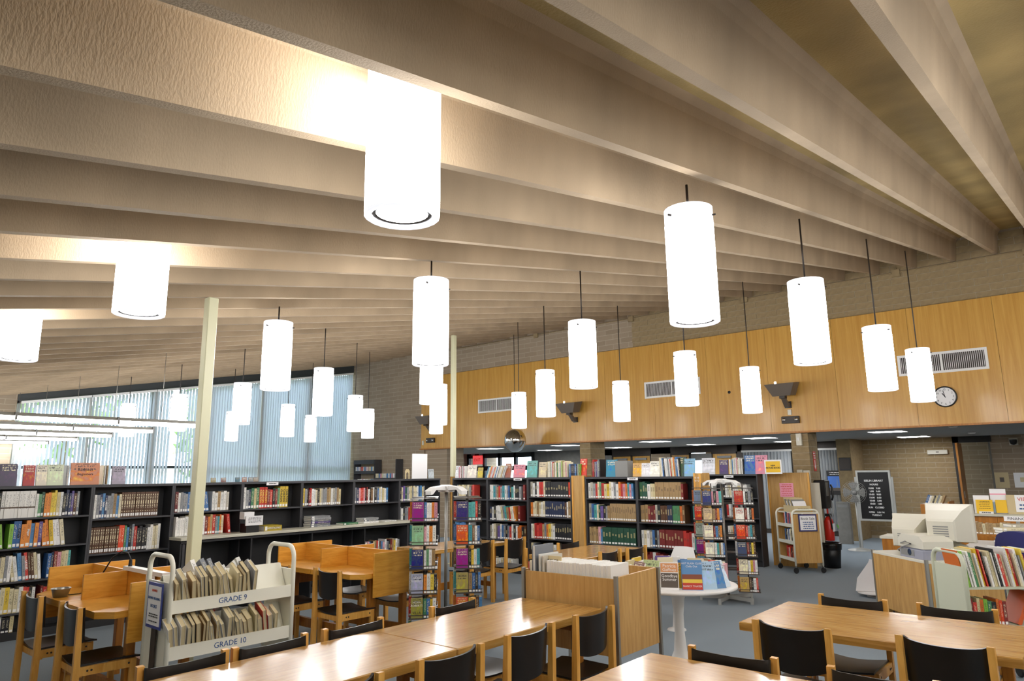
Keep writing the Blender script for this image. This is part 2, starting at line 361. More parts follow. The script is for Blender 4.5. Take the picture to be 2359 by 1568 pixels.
# lower room beyond the panelling
lowc = struct(MB().box(XW-.04, XW+.3, -4.2, 14.5, 2.36, 2.46).box(XW+.3, 20.6, -4.2, 18.6, 2.36, 2.46).build('ceiling_low', mat('grey_ceiling_board', '9c9c9a', .9)))
for k, (x, y) in enumerate([(15., 13.6), (17.7, 13.5), (15., 10.9), (17.7, 10.95), (15., 8.25), (17.7, 8.35), (15.4, 5.85), (18.0, 6.1), (15., 3.2), (17.9, 3.3)]):
    t = thing('ceiling_light', 'recessed fluorescent ceiling panel, %s from the far glass doors in the %s row' % (ORD[k//2], ('nearer', 'farther')[k % 2]), 'ceiling light', (x, y, 2.36), 0, 'recessed ceiling lights of the lower room')
    MB().box(-.31, .31, -.31, -.29, -.012, 0).box(-.31, .31, .29, .31, -.012, 0).box(-.31, -.29, -.29, .29, -.012, 0).box(.29, .31, -.29, .29, -.012, 0).build('frame', M_white, t)
    MB().box(-.29, .29, -.29, .29, -.008, 0).build('diffuser', M_panel, t)
for k, (x, y) in enumerate([(13.95, 1.96), (16.8, 2.05)]):
    t = thing('smoke_detector', '%s round white smoke detector on the grey lower ceiling' % ('nearer', 'farther')[k], 'smoke detector', (x, y, 2.36))
    MB().lathe([(.07, 0), (.07, -.02), (.05, -.035), (0, -.036)], 14).build('cover', M_white, t); MB().lathe([(.085, 0), (.085, -.008), (.07, -.009)], 14).build('base', M_grey, t)
def column(name, label, x0, x1, y0, y1, z1=2.36):
    c = struct(MB().box(x0+.006, x1-.006, y0+.006, y1-.006, 0, z1).build(name, M_mortar)); c['label'] = label
    z = 0; rr = 0
    while z < z1-.03:
        h = min(.108, z1-z)
        if rr % 2: cuts = [x0, x0+.2, x1] if x1-x0 > .35 else [x0, x1]
        else: cuts = [x0, x0+.39, x1] if x1-x0 > .45 else [x0, x1]
        for i in range(len(cuts)-1): brick(c, cuts[i]+(.004 if i else 0), cuts[i+1], y0, y1, z, z+h)
        z += .115; rr += 1
    return c
column('brick_column', 'tan block column behind the low bookcases', 13.25, 13.84, 8.94, 9.23)
column('brick_column', 'tan block column with the wall telephone', 13.25, 13.75, 4.15, 4.46)
struct(MB().box(13.26, 13.9, 13.6, 14.5, 0, 2.36).build('wall_pier', M_brX))
# window wall
wb = struct(MB().box(-2.6, 4.42, YW, YW+.25, 0, 5.2).box(4.4, XW+.1, YW, YW+.25, 0, .9).build('wall_back', M_brX))
def head(x): return 3.30+(x-4.42)*(4.80-3.30)/(13.12-4.42)
struct(MB().prism([(4.42, head(4.42)), (XW, head(XW)), (XW, head(XW)+.6), (4.42, head(4.42)+.6)], YW-.02, YW+.12).build('trim_2', mat('charcoal_fascia', '35393a', .6)))
bays = [4.45, 5.82, 7.25, 8.62, 10.1, 11.6, 13.1]
M_alu = mat('pale_aluminium', 'b9bab6', .4, .3); M_alud = mat('dark_glazing_bar', '2b2d30', .5)
sl_me = MB().sheet(lambda u, v: ((u-.5)*.089, .008*(1-(2*u-1)**2), v), 4, 1, .0016).mesh('slat', M_blind)
for n in range(6):
    x0, x1 = bays[n], bays[n+1]
    w = struct(ob('window_%d' % (n+1), None)); hz0, hz1 = head(x0), head(x1)
    MB().prism([(x0, .9), (x1, .9), (x1, hz1), (x0, hz0)], YW+.095, YW+.1).build('pane', M_glass, w)
    b = MB(); b.box(x0, x0+.05, YW+.03, YW+.14, .9, hz0); b.box(x1-.05, x1, YW+.03, YW+.14, .9, hz1); b.box(x0, x1, YW+.03, YW+.14, .9, .96)
    b.prism([(x0, hz0-.05), (x1, hz1-.05), (x1, hz1), (x0, hz0)], YW+.03, YW+.14)
    b.build('window_frame', M_alu, w)
    MB().box(x0+.05, x1-.05, YW+.07, YW+.13, 1.86, 1.93).build('transom', M_alud, w)
    bl = thing('vertical_blind', '%s vertical blind, %s, %s bay from the block corner' % (('open', 'open', 'half open', 'closed', 'closed', 'closed')[n], ('slats showing bright gaps', 'slats showing bright gaps', 'slats with one wide gap', 'white slats overlapping', 'white slats overlapping', 'white slats overlapping')[n], ORD[n]), 'blind', (0, YW-.12, 0), 0, 'vertical blinds on the window wall')
    MB().prism([(x0+.01, hz0-.07), (x1-.01, hz1-.07), (x1-.01, hz1-.02), (x0+.01, hz0-.02)], -.03, .04).build('head_rail', M_white, bl)
    if n: MB().box(x0-.03, x0+.03, .03, .09, .9, hz0-.05).build('side_channel', M_alu, bl)
    x = x0+.05; k = 0
    while x < x1-.03:
        skip = (n == 2 and .32 < (x-x0)/(x1-x0) < .40)
        ang = (.72, .62, .5, .16, .14, .15)[n]+rnd.uniform(-.1, .1)*(1 if n < 3 else .4)
        if not skip: ob('slat', sl_me, bl, (x, 0, .93), (0, 0, ang), (1, 1, head(x)-.07-.93))
        x += .078 if n < 3 else .074; k += 1
# walls out of view that close the room; pale colour added to bounce light
M_wallp = mat('cream_wall_paint', 'e4e0d4', .7)
struct(MB().box(-2.85, -2.6, -4.2, 18, 0, 3.2).build('wall_left', M_wallp)); struct(MB().box(-2.6, 20.6, -4.45, -4.2, 0, 6).build('wall_front', M_wallp))
struct(MB().box(XW, 20.6, 18.35, 18.6, 0, 2.4).build('wall_end', M_brX))
# far wall of the lower room, built piece by piece
XB = 19.0
def seg(name, y0, y1, m=None, z0=0, z1=2.36, x=XB, t=.2): return struct(MB().box(x, x+t, y0, y1, z0, z1).build(name, m or M_brY))
M_gw = mat('grey_block', '85837f', .9, var=.1, vscale=8, bump=.2)
seg('wall_far_grey', 13.0, 15.2, M_gw); seg('wall_far_pier', 9.96, 10.62); seg('wall_far_post', 12.0, 12.4, M_gw)
far = seg('wall_far_block', 2.72, 4.97, M_mortar, x=XB+.006); far2 = seg('wall_far_office', -4.2, 2.0, M_brY)
for rr in range(20):
    z = .06+rr*.115; y = 2.72-(rr % 2)*.2
    while y < 4.95:
        a0, a1 = max(y, 2.72), min(y+.388, 4.97)
        if a1-a0 > .03: brick(far, XB, XB+.01, a0, a1, z, z+.103)
        y += .4
seg('wall_far_return', 4.66, 4.97, M_brick, x=XB-1.1, t=1.1)
def door(n, y0, y1, m, x=XB+.02, knob=True):
    d = struct(ob('door_%d' % n, None, None, (x, 0, 0)))
    MB().box(0, .05, y0+.03, y1-.03, .01, 2.12).build('leaf', m, d)
    MB().box(-.03, .08, y0, y0+.03, 0, 2.17).box(-.03, .08, y1-.03, y1, 0, 2.17).box(-.03, .08, y0, y1, 2.12, 2.17).build('door_frame', M_dark, d)
    if knob:
        MB().box(-.02, 0, y0+.08, y0+.16, 1.0, 1.3).build('handle_plate', M_dark, d)
        MB().box(-.06, 0, (y0+y1)/2-.2, (y0+y1)/2+.2, 2.0, 2.06).build('closer', M_grey, d)
    return d
door(1, 11.3, 12.0, M_lam); door(2, 10.62, 11.3, M_lam); door(3, 9.33, 9.96, M_lam); door(4, 7.9, 8.66, M_lam)
seg('wall_far_door_header', 7.8, 12.4, M_dark, 2.17, 2.36); seg('wall_far_back', 8.6, 9.4, M_brick, x=20.2)
struct(MB().box(XB+.05, XB+.08, 8.66, 9.33, 1.95, 2.15).build('trim_3', M_gw))
def blindwin(n, y0, y1, cnt, label):
    w = struct(ob('window_%d' % n, None))
    MB().box(XB-.01, XB, y0+.03, y1-.03, .1, 2.2).build('pane', M_glass, w)
    MB().box(XB-.05, XB+.05, y0, y0+.04, 0, 2.36).box(XB-.05, XB+.05, y1-.04, y1, 0, 2.36).box(XB-.05, XB+.05, y0, y1, 2.2, 2.36).box(XB-.05, XB+.05, y0, y1, 0, .1).build('window_frame', M_dark, w)
    bl = thing('vertical_blind', label, 'blind', (XB-.06, 0, .12), 0, 'vertical blinds in the lower room')
    MB().box(-.02, .02, y0+.03, y1-.03, 2.02, 2.07).build('head_rail', M_white, bl)
    for k in range(cnt):
        ob('slat', sl_me, bl, (0, y0+.06+(y1-y0-.12)*(k+.5)/cnt, 0), (0, 0, PI/2+.75), (1, 1, 2.02))
    seg('wall_behind_window', y0-.2, y1+.2, M_dark, x=XB+.5)
blindwin(7, 6.35, 7.78, 15, 'grey vertical blind behind glass beside the oak office doors'); blindwin(8, 4.97, 5.75, 9, 'pale vertical blind behind the poster and telephone column')
seg('wall_far_jamb', 5.75, 6.35); seg('wall_far_jamb', 7.7, 7.9, M_dark); seg('wall_far_jamb', 12.4, 13.0, M_lam)
# office door standing open at the far right
d5 = struct(ob('door_5', None, None, (XB, 2.72, 0)))
MB().box(-.04, .1, -.12, 0, 0, 2.36).box(-.04, .1, -.75, -.0, 2.22, 2.36).build('door_frame', M_black, d5); MB().box(-.62, -.02, -.17, -.13, .01, 2.2).build('leaf', M_desk, d5); MB().box(-.56, -.5, -.19, -.17, 1.0, 1.14).build('handle_plate', M_chrome, d5)
seg('wall_office_back', 1.5, 3.2, M_brY, x=20.3); struct(MB().box(19.2, 20.4, 2.0, 2.06, 0, 2.36).build('wall_office_side', M_gw))
# entrance glazing with dark frame at the far left of the lower room
ent = struct(ob('door_6', None, None, (XB, 0, 0)))
b = MB()
for y in (15.2, 16.0, 16.75, 17.5, 18.3): b.box(-.06, .06, y-.05, y+.05, 0, 2.36)
for z in (0, 1.0, 1.75, 2.2): b.box(-.06, .06, 15.2, 18.4, z, z+(.16 if z > 1.2 else .1))
b.build('door_frame', M_alud, ent)
MB().box(-.01, .01, 15.25, 18.3, .1, 2.2).build('pane', M_glass, ent)
# ground outside
struct(MB().box(-30, 60, 18.7, 90, -.4, -.2).build('ground_outside', mat('lawn', '5d7a3a', .95, var=.3, vscale=3)))
struct(MB().box(20.7, 60, -30, 18.7, -.4, -.2).build('ground_outside', mat('pavement', 'a8a8a4', .95)))

M_leaf = mat('leaf_green', 'a4ba86', .6, var=.35, vscale=2); M_bark = mat('bark', '6a5a48', .9)
def tree(label, x, y, h, r_):
    t = thing('tree', label, 'tree', (x, y, -.2), 0, 'trees outside the window wall'); q = random.Random(int(x*7+y))
    MB().tube([(0, 0, 0), (.1, 0, h*.3), (0, .1, h*.7)], [.16, .13, .05], 7).build('trunk', M_bark, t); b = MB()
    for k in range(230):
        a_, e, d = q.uniform(0, 2*PI), q.uniform(-1, 1), q.uniform(.35, 1)**.5
        c = Vector((math.cos(a_)*math.sqrt(1-e*e)*d*r_, math.sin(a_)*math.sqrt(1-e*e)*d*r_, h*.62+e*d*h*.38)); n = Vector((q.uniform(-1, 1), q.uniform(-1, 1), q.uniform(-1, 1))).normalized(); u_ = n.orthogonal()*.2; v_ = n.cross(u_)
        b.add([c-u_, c+v_*.6, c+u_, c-v_*.6], [(0, 1, 2, 3)])
    o = b.build('foliage', M_leaf, t); o['kind'] = 'stuff'
for k, (x, y, h, r_) in enumerate(((4.6, 25, 6.5, 1.7), (8.3, 27.5, 7.5, 1.8), (12.1, 24, 5.5, 1.7), (15.9, 28, 7, 1.9))):
    tree('leafy green tree outside the window wall, %s from the open-blind end' % ORD[k], x, y, h, r_)
# ---------------------------------------------------------------- pendant lamps
LD, LL = .137, .656
def make_pendant():
    t = thing('pendant_lamp', 'x', 'pendant lamp')
    MB().lathe([(LD, 0), (LD, LL*.86)], 22, cap=False).build('shade', M_shade, t)
    MB().lathe([(LD, LL*.86), (LD, LL), (LD-.012, LL), (LD-.012, LL*.86)], 22, cap=False).build('shade_top', M_collar, t)
    MB().lathe([(LD, 0), (LD, -.006), (LD-.006, -.01), (LD-.026, -.008), (LD-.028, .05)], 22, cap=False).build('shade_rim', M_rim, t)
    MB().lathe([(LD-.028, .004), (LD-.042, .004), (LD-.042, .05)], 22, cap=False).build('diffuser_gap', M_dark, t)
    MB().lathe([(0, .004), (LD-.042, .006)], 22, cap=False).build('diffuser', M_shade, t)
    MB().lathe([(0, LL-.03), (LD-.013, LL-.03)], 22, cap=False).build('cap_plate', M_white, t)
    for k in range(3):
        a_ = k*2*PI/3+.4; MB().tube([(math.cos(a_)*(LD-.01), math.sin(a_)*(LD-.01), LL-.055), (math.cos(a_)*(LD+.017), math.sin(a_)*(LD+.017), LL-.055)], .006, 6).build('pin', M_dark, t)
    return t
lx = [1.56, 3.54, 5.58, 7.80, 9.85]
rod_me = MB().tube([(0, 0, 0), (0, 0, 1)], .0075, 6).mesh('rod', M_dark)
pend = None
for j in range(-2, 7):  # negative rows are unseen lamps added behind the camera to light the foreground
    for i in range(5):
        if i < 2 and j > 2: continue
        lab = 'glowing white cylinder pendant, %s from the oak wall in the %s row %s the camera' % (ORD[4-i], ORD[j if j >= 0 else -1-j], 'before' if j >= 0 else 'behind')
        if i: loc = (lx[i]+.012*max(0, j), 1.66+2.155*j+.012*j*j, 2.47-(.03 if i == 3 else 0))
        else: loc = (lx[0], 1.84+2.29*j, 2.575)
        if pend is None: pend = o = make_pendant(); o.location = loc; o['label'] = lab; o['group'] = 'cylinder pendant lamps'
        else:
            o = dup(pend, loc, rnd.uniform(0, 6), lab)
            for ch in [q for q in o.children if q.name.startswith('rod')]: bpy.data.objects.remove(ch)
        yo = (loc[1]-.955+.2875) % .575-.2875
        top = ceilz(loc[0])+(JD if abs(yo) > .13 else -.002)
        ob('rod', rod_me, o, (0, 0, LL-.03), (0, 0, 0), (1, 1, top-loc[2]-LL+.03))
# ---------------------------------------------------------------- suspended fluorescent rows
ft_me = MB().tube([(0, 0, 0), (1.16, 0, 0)], .019, 8).mesh('tube', M_tube)
for k in range(6):
    y = 10.45+1.75*k; x1 = 4.98
    t = thing('fluorescent_row', 'suspended fluorescent batten row above the reading nook, %s from the bookcases' % ORD[k], 'strip light', (x1, y, 2.40), .015, 'suspended fluorescent rows')
    MB().prism([(-.03, .075), (.03, .075), (.07, .03), (-.07, .03)], -4.95, 0, axis='x').build('housing', M_alu, t)
    for q in range(4):
        for s in (-.045, .045): ob('tube', ft_me, t, (-1.2*(q+1)+.02, s, .0))
        MB().box(-1.2*q-.012, -1.2*q+.012, -.085, .085, -.02, .075).build('end_bracket', M_grey, t)
    for q in (-.6, -3.0): MB().tube([(q, 0, .07), (q, 0, ceilz(x1+q)-2.4+.3)], .004, 5).build('wire', M_steel, t)
# ---------------------------------------------------------------- poles
for (x, y, lab) in ((2.65, 5.53, 'cream square steel pole rising behind the white book cart'), (9.53, 9.60, 'cream square steel pole behind the low bookcases')):
    t = thing('steel_pole', lab, 'pole', (x, y, 0)); h = ceilz(x)
    MB().bev(-.042, .042, -.042, .042, 0, h-.01, .006).build('shaft', M_pole, t)
    MB().box(-.08, .08, -.08, .08, 0, .01).build('base_plate', M_pole, t)
# ---------------------------------------------------------------- books
CO = {'w': ('e6e4de', 'dcdcd8', 'eceae6'), 'c': ('d8cda8', 'cfc193', 'ded3b2'), 'g': ('4d8a5c', '3f7a55', '6a9a70'), 'G': ('1f4d3a', '255544', '2a5a3a'),
      'b': ('3f6fa8', '4f86b8', '2f5f98'), 'B': ('25304f', '1f2a48', '303a5c'), 'r': ('c8342a', 'b82a24', 'd4453a'), 'R': ('7a2422', '6a1f22', '842c28'),
      'o': ('d97a28', 'e08a34', 'cf6a24'), 'y': ('e0c040', 'd8b52e', 'e8cc4c'), 'k': ('1f1f22', '28282c', '1a1a20'), 'n': ('5a3a24', '5c3e28', '7a5838'),
      't': ('a78a60', '9c7f55', 'b29668'), 's': ('8d8f92', '7c8088', '9a9c9e'), 'p': ('d79aa4', 'c98a98', 'dfa8ae'), 'v': ('5a4a8a', '6a5496', '4e407c'),
      'a': ('4aa0a0', '3f94a0', '5cb0ac'), 'l': ('7ab23c', '8abd4a', '6ca434'), 'x': ('e04a22', 'd8421c', 'e0522a'), 'm': ('b7b2a4', 'c4beb0', 'aaa596')}
CN = {'w': 'white', 'c': 'cream', 'g': 'green', 'G': 'dark green', 'b': 'blue', 'B': 'navy', 'r': 'red', 'R': 'dark red', 'o': 'orange', 'y': 'yellow', 'k': 'black', 'n': 'brown', 't': 'tan', 's': 'grey',
      'p': 'pink', 'v': 'purple', 'a': 'teal', 'l': 'lime green', 'x': 'scarlet', 'm': 'pale grey'}
M_cream = mat('cream_print', 'e2d6b0', .6); M_inkn = mat('brown_print', '5a4a3a', .6)
def unit_book(pm=M_pages, label=True, band=False):
    b = MB()
    b.box(-.5, -.42, 0, 1, 0, 1); b.box(.42, .5, 0, 1, 0, 1); b.box(-.42, .42, 0, .03, 0, 1)
    b.box(-.42, .42, .03, .97, .012, .985, 1)
    if label: b.box(-.36, .36, -.012, .001, .045, .16, 2)
    if band == 1:
        for z0, z1 in ((.22, .25), (.42, .46), (.52, .66), (.76, .79), (.87, .91)): b.box(-.2, .2, -.008, .001, z0, z1, 4)
    if band == 2: b.box(-.505, .505, -.008, .001, .36, .41, 3)
    return b.mesh('book', [M_spine, pm, M_label, M_inkn, M_cream])
BK = unit_book(); BKW = unit_book(M_pagesw); BKN = unit_book(M_pagesw, False); BKB = unit_book(M_pages, True, 1); BKP = unit_book(M_pagesw, False, 2)
def col(ch): return lin(rnd.choice(CO[ch]))
mass = MB()                                # the many smaller books, one object
NB = [0]
def massbook(Mx, w, d, h, c):
    mass.cur = c; mass.box(-w/2, w/2, 0, d, 0, h, 0, Mx)
    L = sum(c[:3])/3; k = lin('d8c890') if L < .12 else lin('4a4038')
    mass.cur = lin('f2f1ee'); mass.box(-w*.36, w*.36, -.002, 0, h*.05, h*.15, 0, Mx)
    mass.cur = tuple(.55*a_+.45*b_ for a_, b_ in zip(c, k)); z0 = rnd.uniform(.42, .55); mass.box(-w*.24, w*.24, -.0015, 0, h*z0, h*(z0+rnd.uniform(.1, .35)), 0, Mx)
def frame(ox, oy, rz): return Matrix.Translation((ox, oy, 0)) @ Matrix.Rotation(rz, 4, 'Z')
def run(fr, u0, z, spec, H, where, th=(.022, .036), dep=.17, v=.03, asmass=False, hv=.16, group='books on the low bookcases', lean0=0, umax=None, words={}):
    """stand a row of books along local x of frame fr from u0 on a shelf at height z; spec: one character per book,
    '*n' repeats the last one as a matching set, '_' is a gap, '/' leans what follows to the left, '|' upright again"""
    toks = []; i = 0
    while i < len(spec):
        ch = spec[i]
        if ch == '*':
            j = i+1
            while j < len(spec) and spec[j].isdigit(): j += 1
            toks += [toks[-1][:1]+'*']*(int(spec[i+1:j])-1); toks[-int(spec[i+1:j])] = toks[-1]; i = j; continue
        toks.append(ch); i += 1
    u = u0; lean = lean0; n = 0; st = None; rz = fr.to_euler().z
    for t in toks:
        ch = t[0]
        if ch == '_': u += .05; continue
        if ch == '/': lean = .16; u += .015; continue
        if ch == '\\': lean = -.16; continue
        if ch == '|': u += H*math.sin(lean)*.9 if lean > 0 else .0; lean = 0; continue
        if t.endswith('*'):
            if st is None or st[0] != ch: st = (ch, rnd.uniform(*th)*1.05, H*rnd.uniform(.93, 1.0), dep*.97, CO[ch][0])
            w, h, d, c = st[1], st[2], st[3], lin(st[4])
        else: w = rnd.uniform(*th); h = H*rnd.uniform(1-hv, 1); d = dep*rnd.uniform(.85, 1); c = col(ch); st = None
        if umax and u+w > umax: break
        la = lean*rnd.uniform(.75, 1.1)
        if asmass:
            Mx = fr @ Matrix.Translation((u+w/2, v+rnd.uniform(0, .01), z)) @ Matrix.Rotation(-la, 4, 'Y')
            massbook(Mx, w, d, h, c)
        else:
            n += 1; NB[0] += 1
            nm = 'encyclopedia_volume' if t.endswith('*') and ch in 'nw' else 'repair_manual' if t.endswith('*') and ch in 'ry' else 'book'
            o = ob(nm, BKP if t.endswith('*') and ch == 'w' else BKB if t.endswith('*') and ch in 'nk' else rnd.choice((BK, BK, BKW)), None, fr @ Vector((u+w/2, v+rnd.uniform(0, .012), z+.001)), (0, -la, rz), (w, d, h), c)
            if la: o.rotation_euler = (Matrix.Rotation(rz, 3, 'Z') @ Matrix.Rotation(-la, 3, 'Y')).to_euler()
            if n in words or nm == 'repair_manual':
                s_, sz_, m_ = words.get(n, ('CHILTON', .04, M_inkk if ch == 'y' else M_inky))
                lt = text('lettering', s_, min(sz_, w*1.05), m_, o, bold=.0006); lt.matrix_parent_inverse = o.matrix_basis.inverted(); lt.matrix_basis = o.matrix_basis @ Matrix.Diagonal((1/w, 1/d, 1/h, 1)) @ Matrix.Translation((0, -.0035, h*.55)) @ Matrix.Rotation(PI/2, 4, 'Y') @ Matrix.Rotation(PI/2, 4, 'X')
            tag(o, '%s book, %s from left, %s' % (CN[ch], ORD[min(n-1, 38)], where), 'book', group)
        u += w/max(.6, math.cos(la))+.0012
    return u
# ---------------------------------------------------------------- steel bookcases
def bookcase(name, label, ox, oy, rz, shelves, W=.914, H=1.575, D=.25, base=.08, side=(1, 1), group='low steel bookcases'):
    t = thing(name, label, 'bookcase', (ox, oy, 0), rz, group)
    if side[0]: MB().box(.001, .02, 0, D, 0, H-.03).build('side_panel', M_shelf, t)
    if side[1]: MB().box(W-.02, W-.001, 0, D, 0, H-.03).build('side_panel', M_shelf, t)
    MB().box(.02, W-.02, D-.012, D, .02, H-.03).build('back_panel', M_shelfin, t)
    MB().box(0, W, -.005, D+.005, H-.03, H).build('top_board', M_shelf, t)
    for z in shelves: MB().box(.02, W-.02, .004, D-.012, z-.018, z).build('shelf', M_shelf, t)
    MB().box(.02, W-.02, .02, D-.02, 0, base).build('base', M_shelfin, t)
    return t
YA = 8.92; fx = lambda x: frame(x, YA, 0)
X0 = 1.23
secs = [('first', [1.24, .93, .59, .27]), ('second', [1.24, .93, .59, .27]), ('third', [1.19, .80, .45])]
wheres = ['%s shelf of bookcase at the aisle end', '%s shelf of bookcase behind the left carrel', '%s shelf of the encyclopedia bookcase']
bookcase('bookcase', 'charcoal steel bookcase running out of the frame on the window side', X0, YA, 0, [1.24, .93, .59, .27])
bookcase('bookcase', 'charcoal steel bookcase with five full shelves behind the left study carrel', X0+.914, YA, 0, [1.24, .93, .59, .27])
bookcase('bookcase', 'charcoal steel bookcase with brown encyclopedia sets beside the cream pole', X0+1.828, YA, 0, [1.19, .80, .42])
u1 = X0+.914
run(fx(X0+.55), .06, 1.24, 'kRv', .26, '', asmass=True); run(fx(X0+.55), .05, .93, 'wkb', .27, '', asmass=True)
run(fx(X0+.55), .05, .59, 'tgs', .27, '', asmass=True); run(fx(X0+.55), .05, .27, 'rwr', .27, '', asmass=True)
run(fx(u1), .03, 1.24, 'kw*10wgGooyycwkBBvns/toyb', .285, wheres[1] % 'top', (.022, .032), umax=.80)
run(fx(u1), .03, .93, '/wl|lbboobov/ooywwc', .285, wheres[1] % 'second', (.026, .045), umax=.74, words={5: ('College', .035, M_inkk), 7: ('Major', .03, M_inkw)})
run(fx(u1), .03, .59, 'stmcsw/cwbsrnncw|bBRpcca', .29, wheres[1] % 'third', (.02, .036), umax=.80, words={11: ('SAYLES', .03, M_inkw)})
run(fx(u1), .03, .27, 'wrwwcyccwrrkw_Rrw', .27, wheres[1] % 'fourth', (.022, .04), umax=.6, words={14: ('MARS', .03, M_inkw)})
run(fx(u1), .03, .08, 'kskwkkc', .17, wheres[1] % 'bottom', (.03, .045), umax=.6, words={3: ('ROCKETS!', .03, M_inkw)})
u2 = X0+1.828
run(fx(u2), .035, 1.19, 'wsBbBsstbcn*16', .30, wheres[2] % 'top', (.022, .034), umax=.89, words={3: ('LAROUSSE', .026, M_inkw), 4: ('Italian', .034, M_inkw), 5: ('LAROUSSE', .026, M_inkw)})
run(fx(u2), .03, .80, 'n*12x*2gbksrkkkkwwccw', .305, wheres[2] % 'second', (.022, .033), umax=.86)
# counter-height section with a cream reading ledge
u3 = X0+3*.914
names3 = ['with the small white brochure holder', 'with the repair manuals', 'with the stack of atlases', 'with the red-spined volumes', 'behind the first paperback rack']
wn = ['over the cream ledge beside the pole', 'of repair manuals over the cream ledge', 'above the stacked atlases', 'at the right end of the cream ledge', 'behind the first paperback rack']
for k in range(5):
    t = bookcase('bookcase', 'charcoal steel bookcase %s over the cream ledge' % names3[k] if k < 4 else 'charcoal steel bookcase at the corner behind the first paperback rack', u3+.914*k, YA, 0, [1.215, .93, .42] if k < 4 else [1.215, .88, .55, .27])
    if k < 4: MB().box(0, .914, -.3, 0, .86, .885).box(.0, .02, -.28, 0, 0, .86).build('lower_case', M_shelfin, t)
ledge = thing('reading_ledge', 'long cream laminate ledge along the window-side bookcases', 'ledge', (u3-.02, YA, 0))
MB().bev(0, .914*4+.02, -.33, -.006, .895, .928, .006).build('ledge_top', M_counter, ledge); [MB().box(q, q+.03, -.28, -.02, .0, .895).build('bracket', M_shelf, ledge) for q in (.05, .914*4-.05)]
run(fx(u3), .04, 1.215, 'Rwsssb_kkk/bb|wwtwwm', .26, 'upper shelf '+wn[0], (.022, .04), umax=.88)
run(fx(u3), .03, .93, 'wwwwwwcwwmmwRotrsaoc_/r', .25, 'standing on the cream ledge beside the pole', (.022, .04), umax=.89, v=-.06, words={19: ('MERCK', .036, M_inky)})
run(fx(u3+.914), .03, 1.215, 'wsBgcgr*3RrkRgy*3', .29, 'upper shelf '+wn[1], (.034, .042), umax=.88)
run(fx(u3+1.828), .04, 1.215, 'yskRrwwckcmssttwmstc', .255, 'upper shelf '+wn[2], (.022, .04), umax=.88)
run(fx(u3+2.742), .04, 1.215, 'sBprrpkRwknwksbcwcwb', .25, 'upper shelf '+wn[3], (.022, .042), umax=.88)
run(fx(u3+2.742), .06, .42, 'wpbkctrwnbpwskRtyws', .25, '', (.022, .042), umax=.88, v=-.24, asmass=True)
run(fx(u3+3.656), .03, 1.215, 'kcvGsccsccwbbcs', .25, '', (.03, .042), umax=.88, asmass=True); run(fx(u3+3.656), .03, .88, 'swkssrcwbwww', .25, '', (.03, .042), umax=.7, asmass=True)
# flat stacks on the ledge
def flat(x, y, z, cols, label, sz=(.30, .22), group='books lying flat on the cream ledge', ang=0, th=.024):
    for k, c in enumerate(cols):
        w = rnd.uniform(.85, 1)*sz[0]; o = ob('book', BKW, None, (x+rnd.uniform(-.01, .01), y+rnd.uniform(0, .02), z+k*(th+.0012)+th/2), (0, 0, 0), (th, sz[1], w), col(c)); NB[0] += 1
        o.rotation_euler = (Matrix.Rotation(ang+rnd.uniform(-.05, .05), 3, 'Z') @ Matrix.Rotation(PI/2, 3, 'Y')).to_euler()
        tag(o, '%s %s' % (CN[c], label % ORD[k]), 'book', group)
flat(u3+1.87, 8.72, .928, 'ssvsss', 'book lying flat, %s up in the stack of atlases on the ledge', (.34, .2))
flat(u3+2.42, 8.72, .928, 'g', 'atlas lying flat, %s beside the stacked atlases on the ledge', (.3, .2))
flat(u3+2.8, 8.72, .928, 'wss', 'flat book, %s up in the low stack at the ledge end', (.3, .2)); flat(u3+3.2, 8.72, .928, 'w', 'thin booklet lying flat, %s on the ledge end', (.26, .2), th=.014)
o = ob('book', BKW, None, (u3+1.12, 8.68, .928+.035), (0, PI/2, 0), (.07, .22, .26), lin('b09a28')); NB[0] += 1
tag(o, 'thick mustard book lying flat on the ledge with white capitals on its spine', 'book')
lt = text('lettering', 'ARMSTRONG', .036, M_inkw, o); lt.matrix_parent_inverse = o.matrix_basis.inverted(); lt.location = (u3+1.25, 8.677, .963)
# brochure holder on the ledge
t = thing('brochure_holder', 'white brochure holder with printed notices standing on the cream ledge', 'holder', (u3+.93, 8.66, .928))
MB().box(-.08, .1, 0, .16, 0, .11).build('box', M_black, t); MB().box(-.1, .14, -.02, .0, .09, .21).build('notice', M_paper, t); MB().box(-.1, .04, .03, .15, .17, .26).build('leaflets', M_paper, t)
lines(t, (.02, -.0205, 0), .2, (.19, .175, .16, .145, .13), M_inkk, .005, 'y')
# oak end pieces and Y-facing bookcases
XA = 9.2; fy = lambda y: frame(XA, y, -PI/2)
ca = [9.28, 8.42, 7.50, 6.58]
def yrow(tops, X, ys, wid, shel, labs, names):
    for k in range(len(ys)):
        bookcase('bookcase', labs[k], X, ys[k], -PI/2, shel[k], wid[k])
        for j, z in enumerate([*shel[k], .08]):
            pass
yrow(None, XA, [9.28, 8.42, 7.50], [.86, .92, .90], [[1.2, .87, .55], [1.2, .85, .54], [1.26, .94, .59, .27]],
     ['charcoal steel bookcase directly behind the first paperback rack beside the pole', 'charcoal steel bookcase with white and brown volumes in front of the mirror ball', 'charcoal steel bookcase holding dark matching sets beside the oak end panel'], None)
yrow(None, XA, [6.33, 5.41], [.92, .92], [[1.25, .92, .57, .25], [1.25, .92, .57, .25]],
     ['charcoal steel bookcase with tan and green sets right of the oak end panel', 'charcoal steel bookcase of brown and red sets behind the round table'], None)
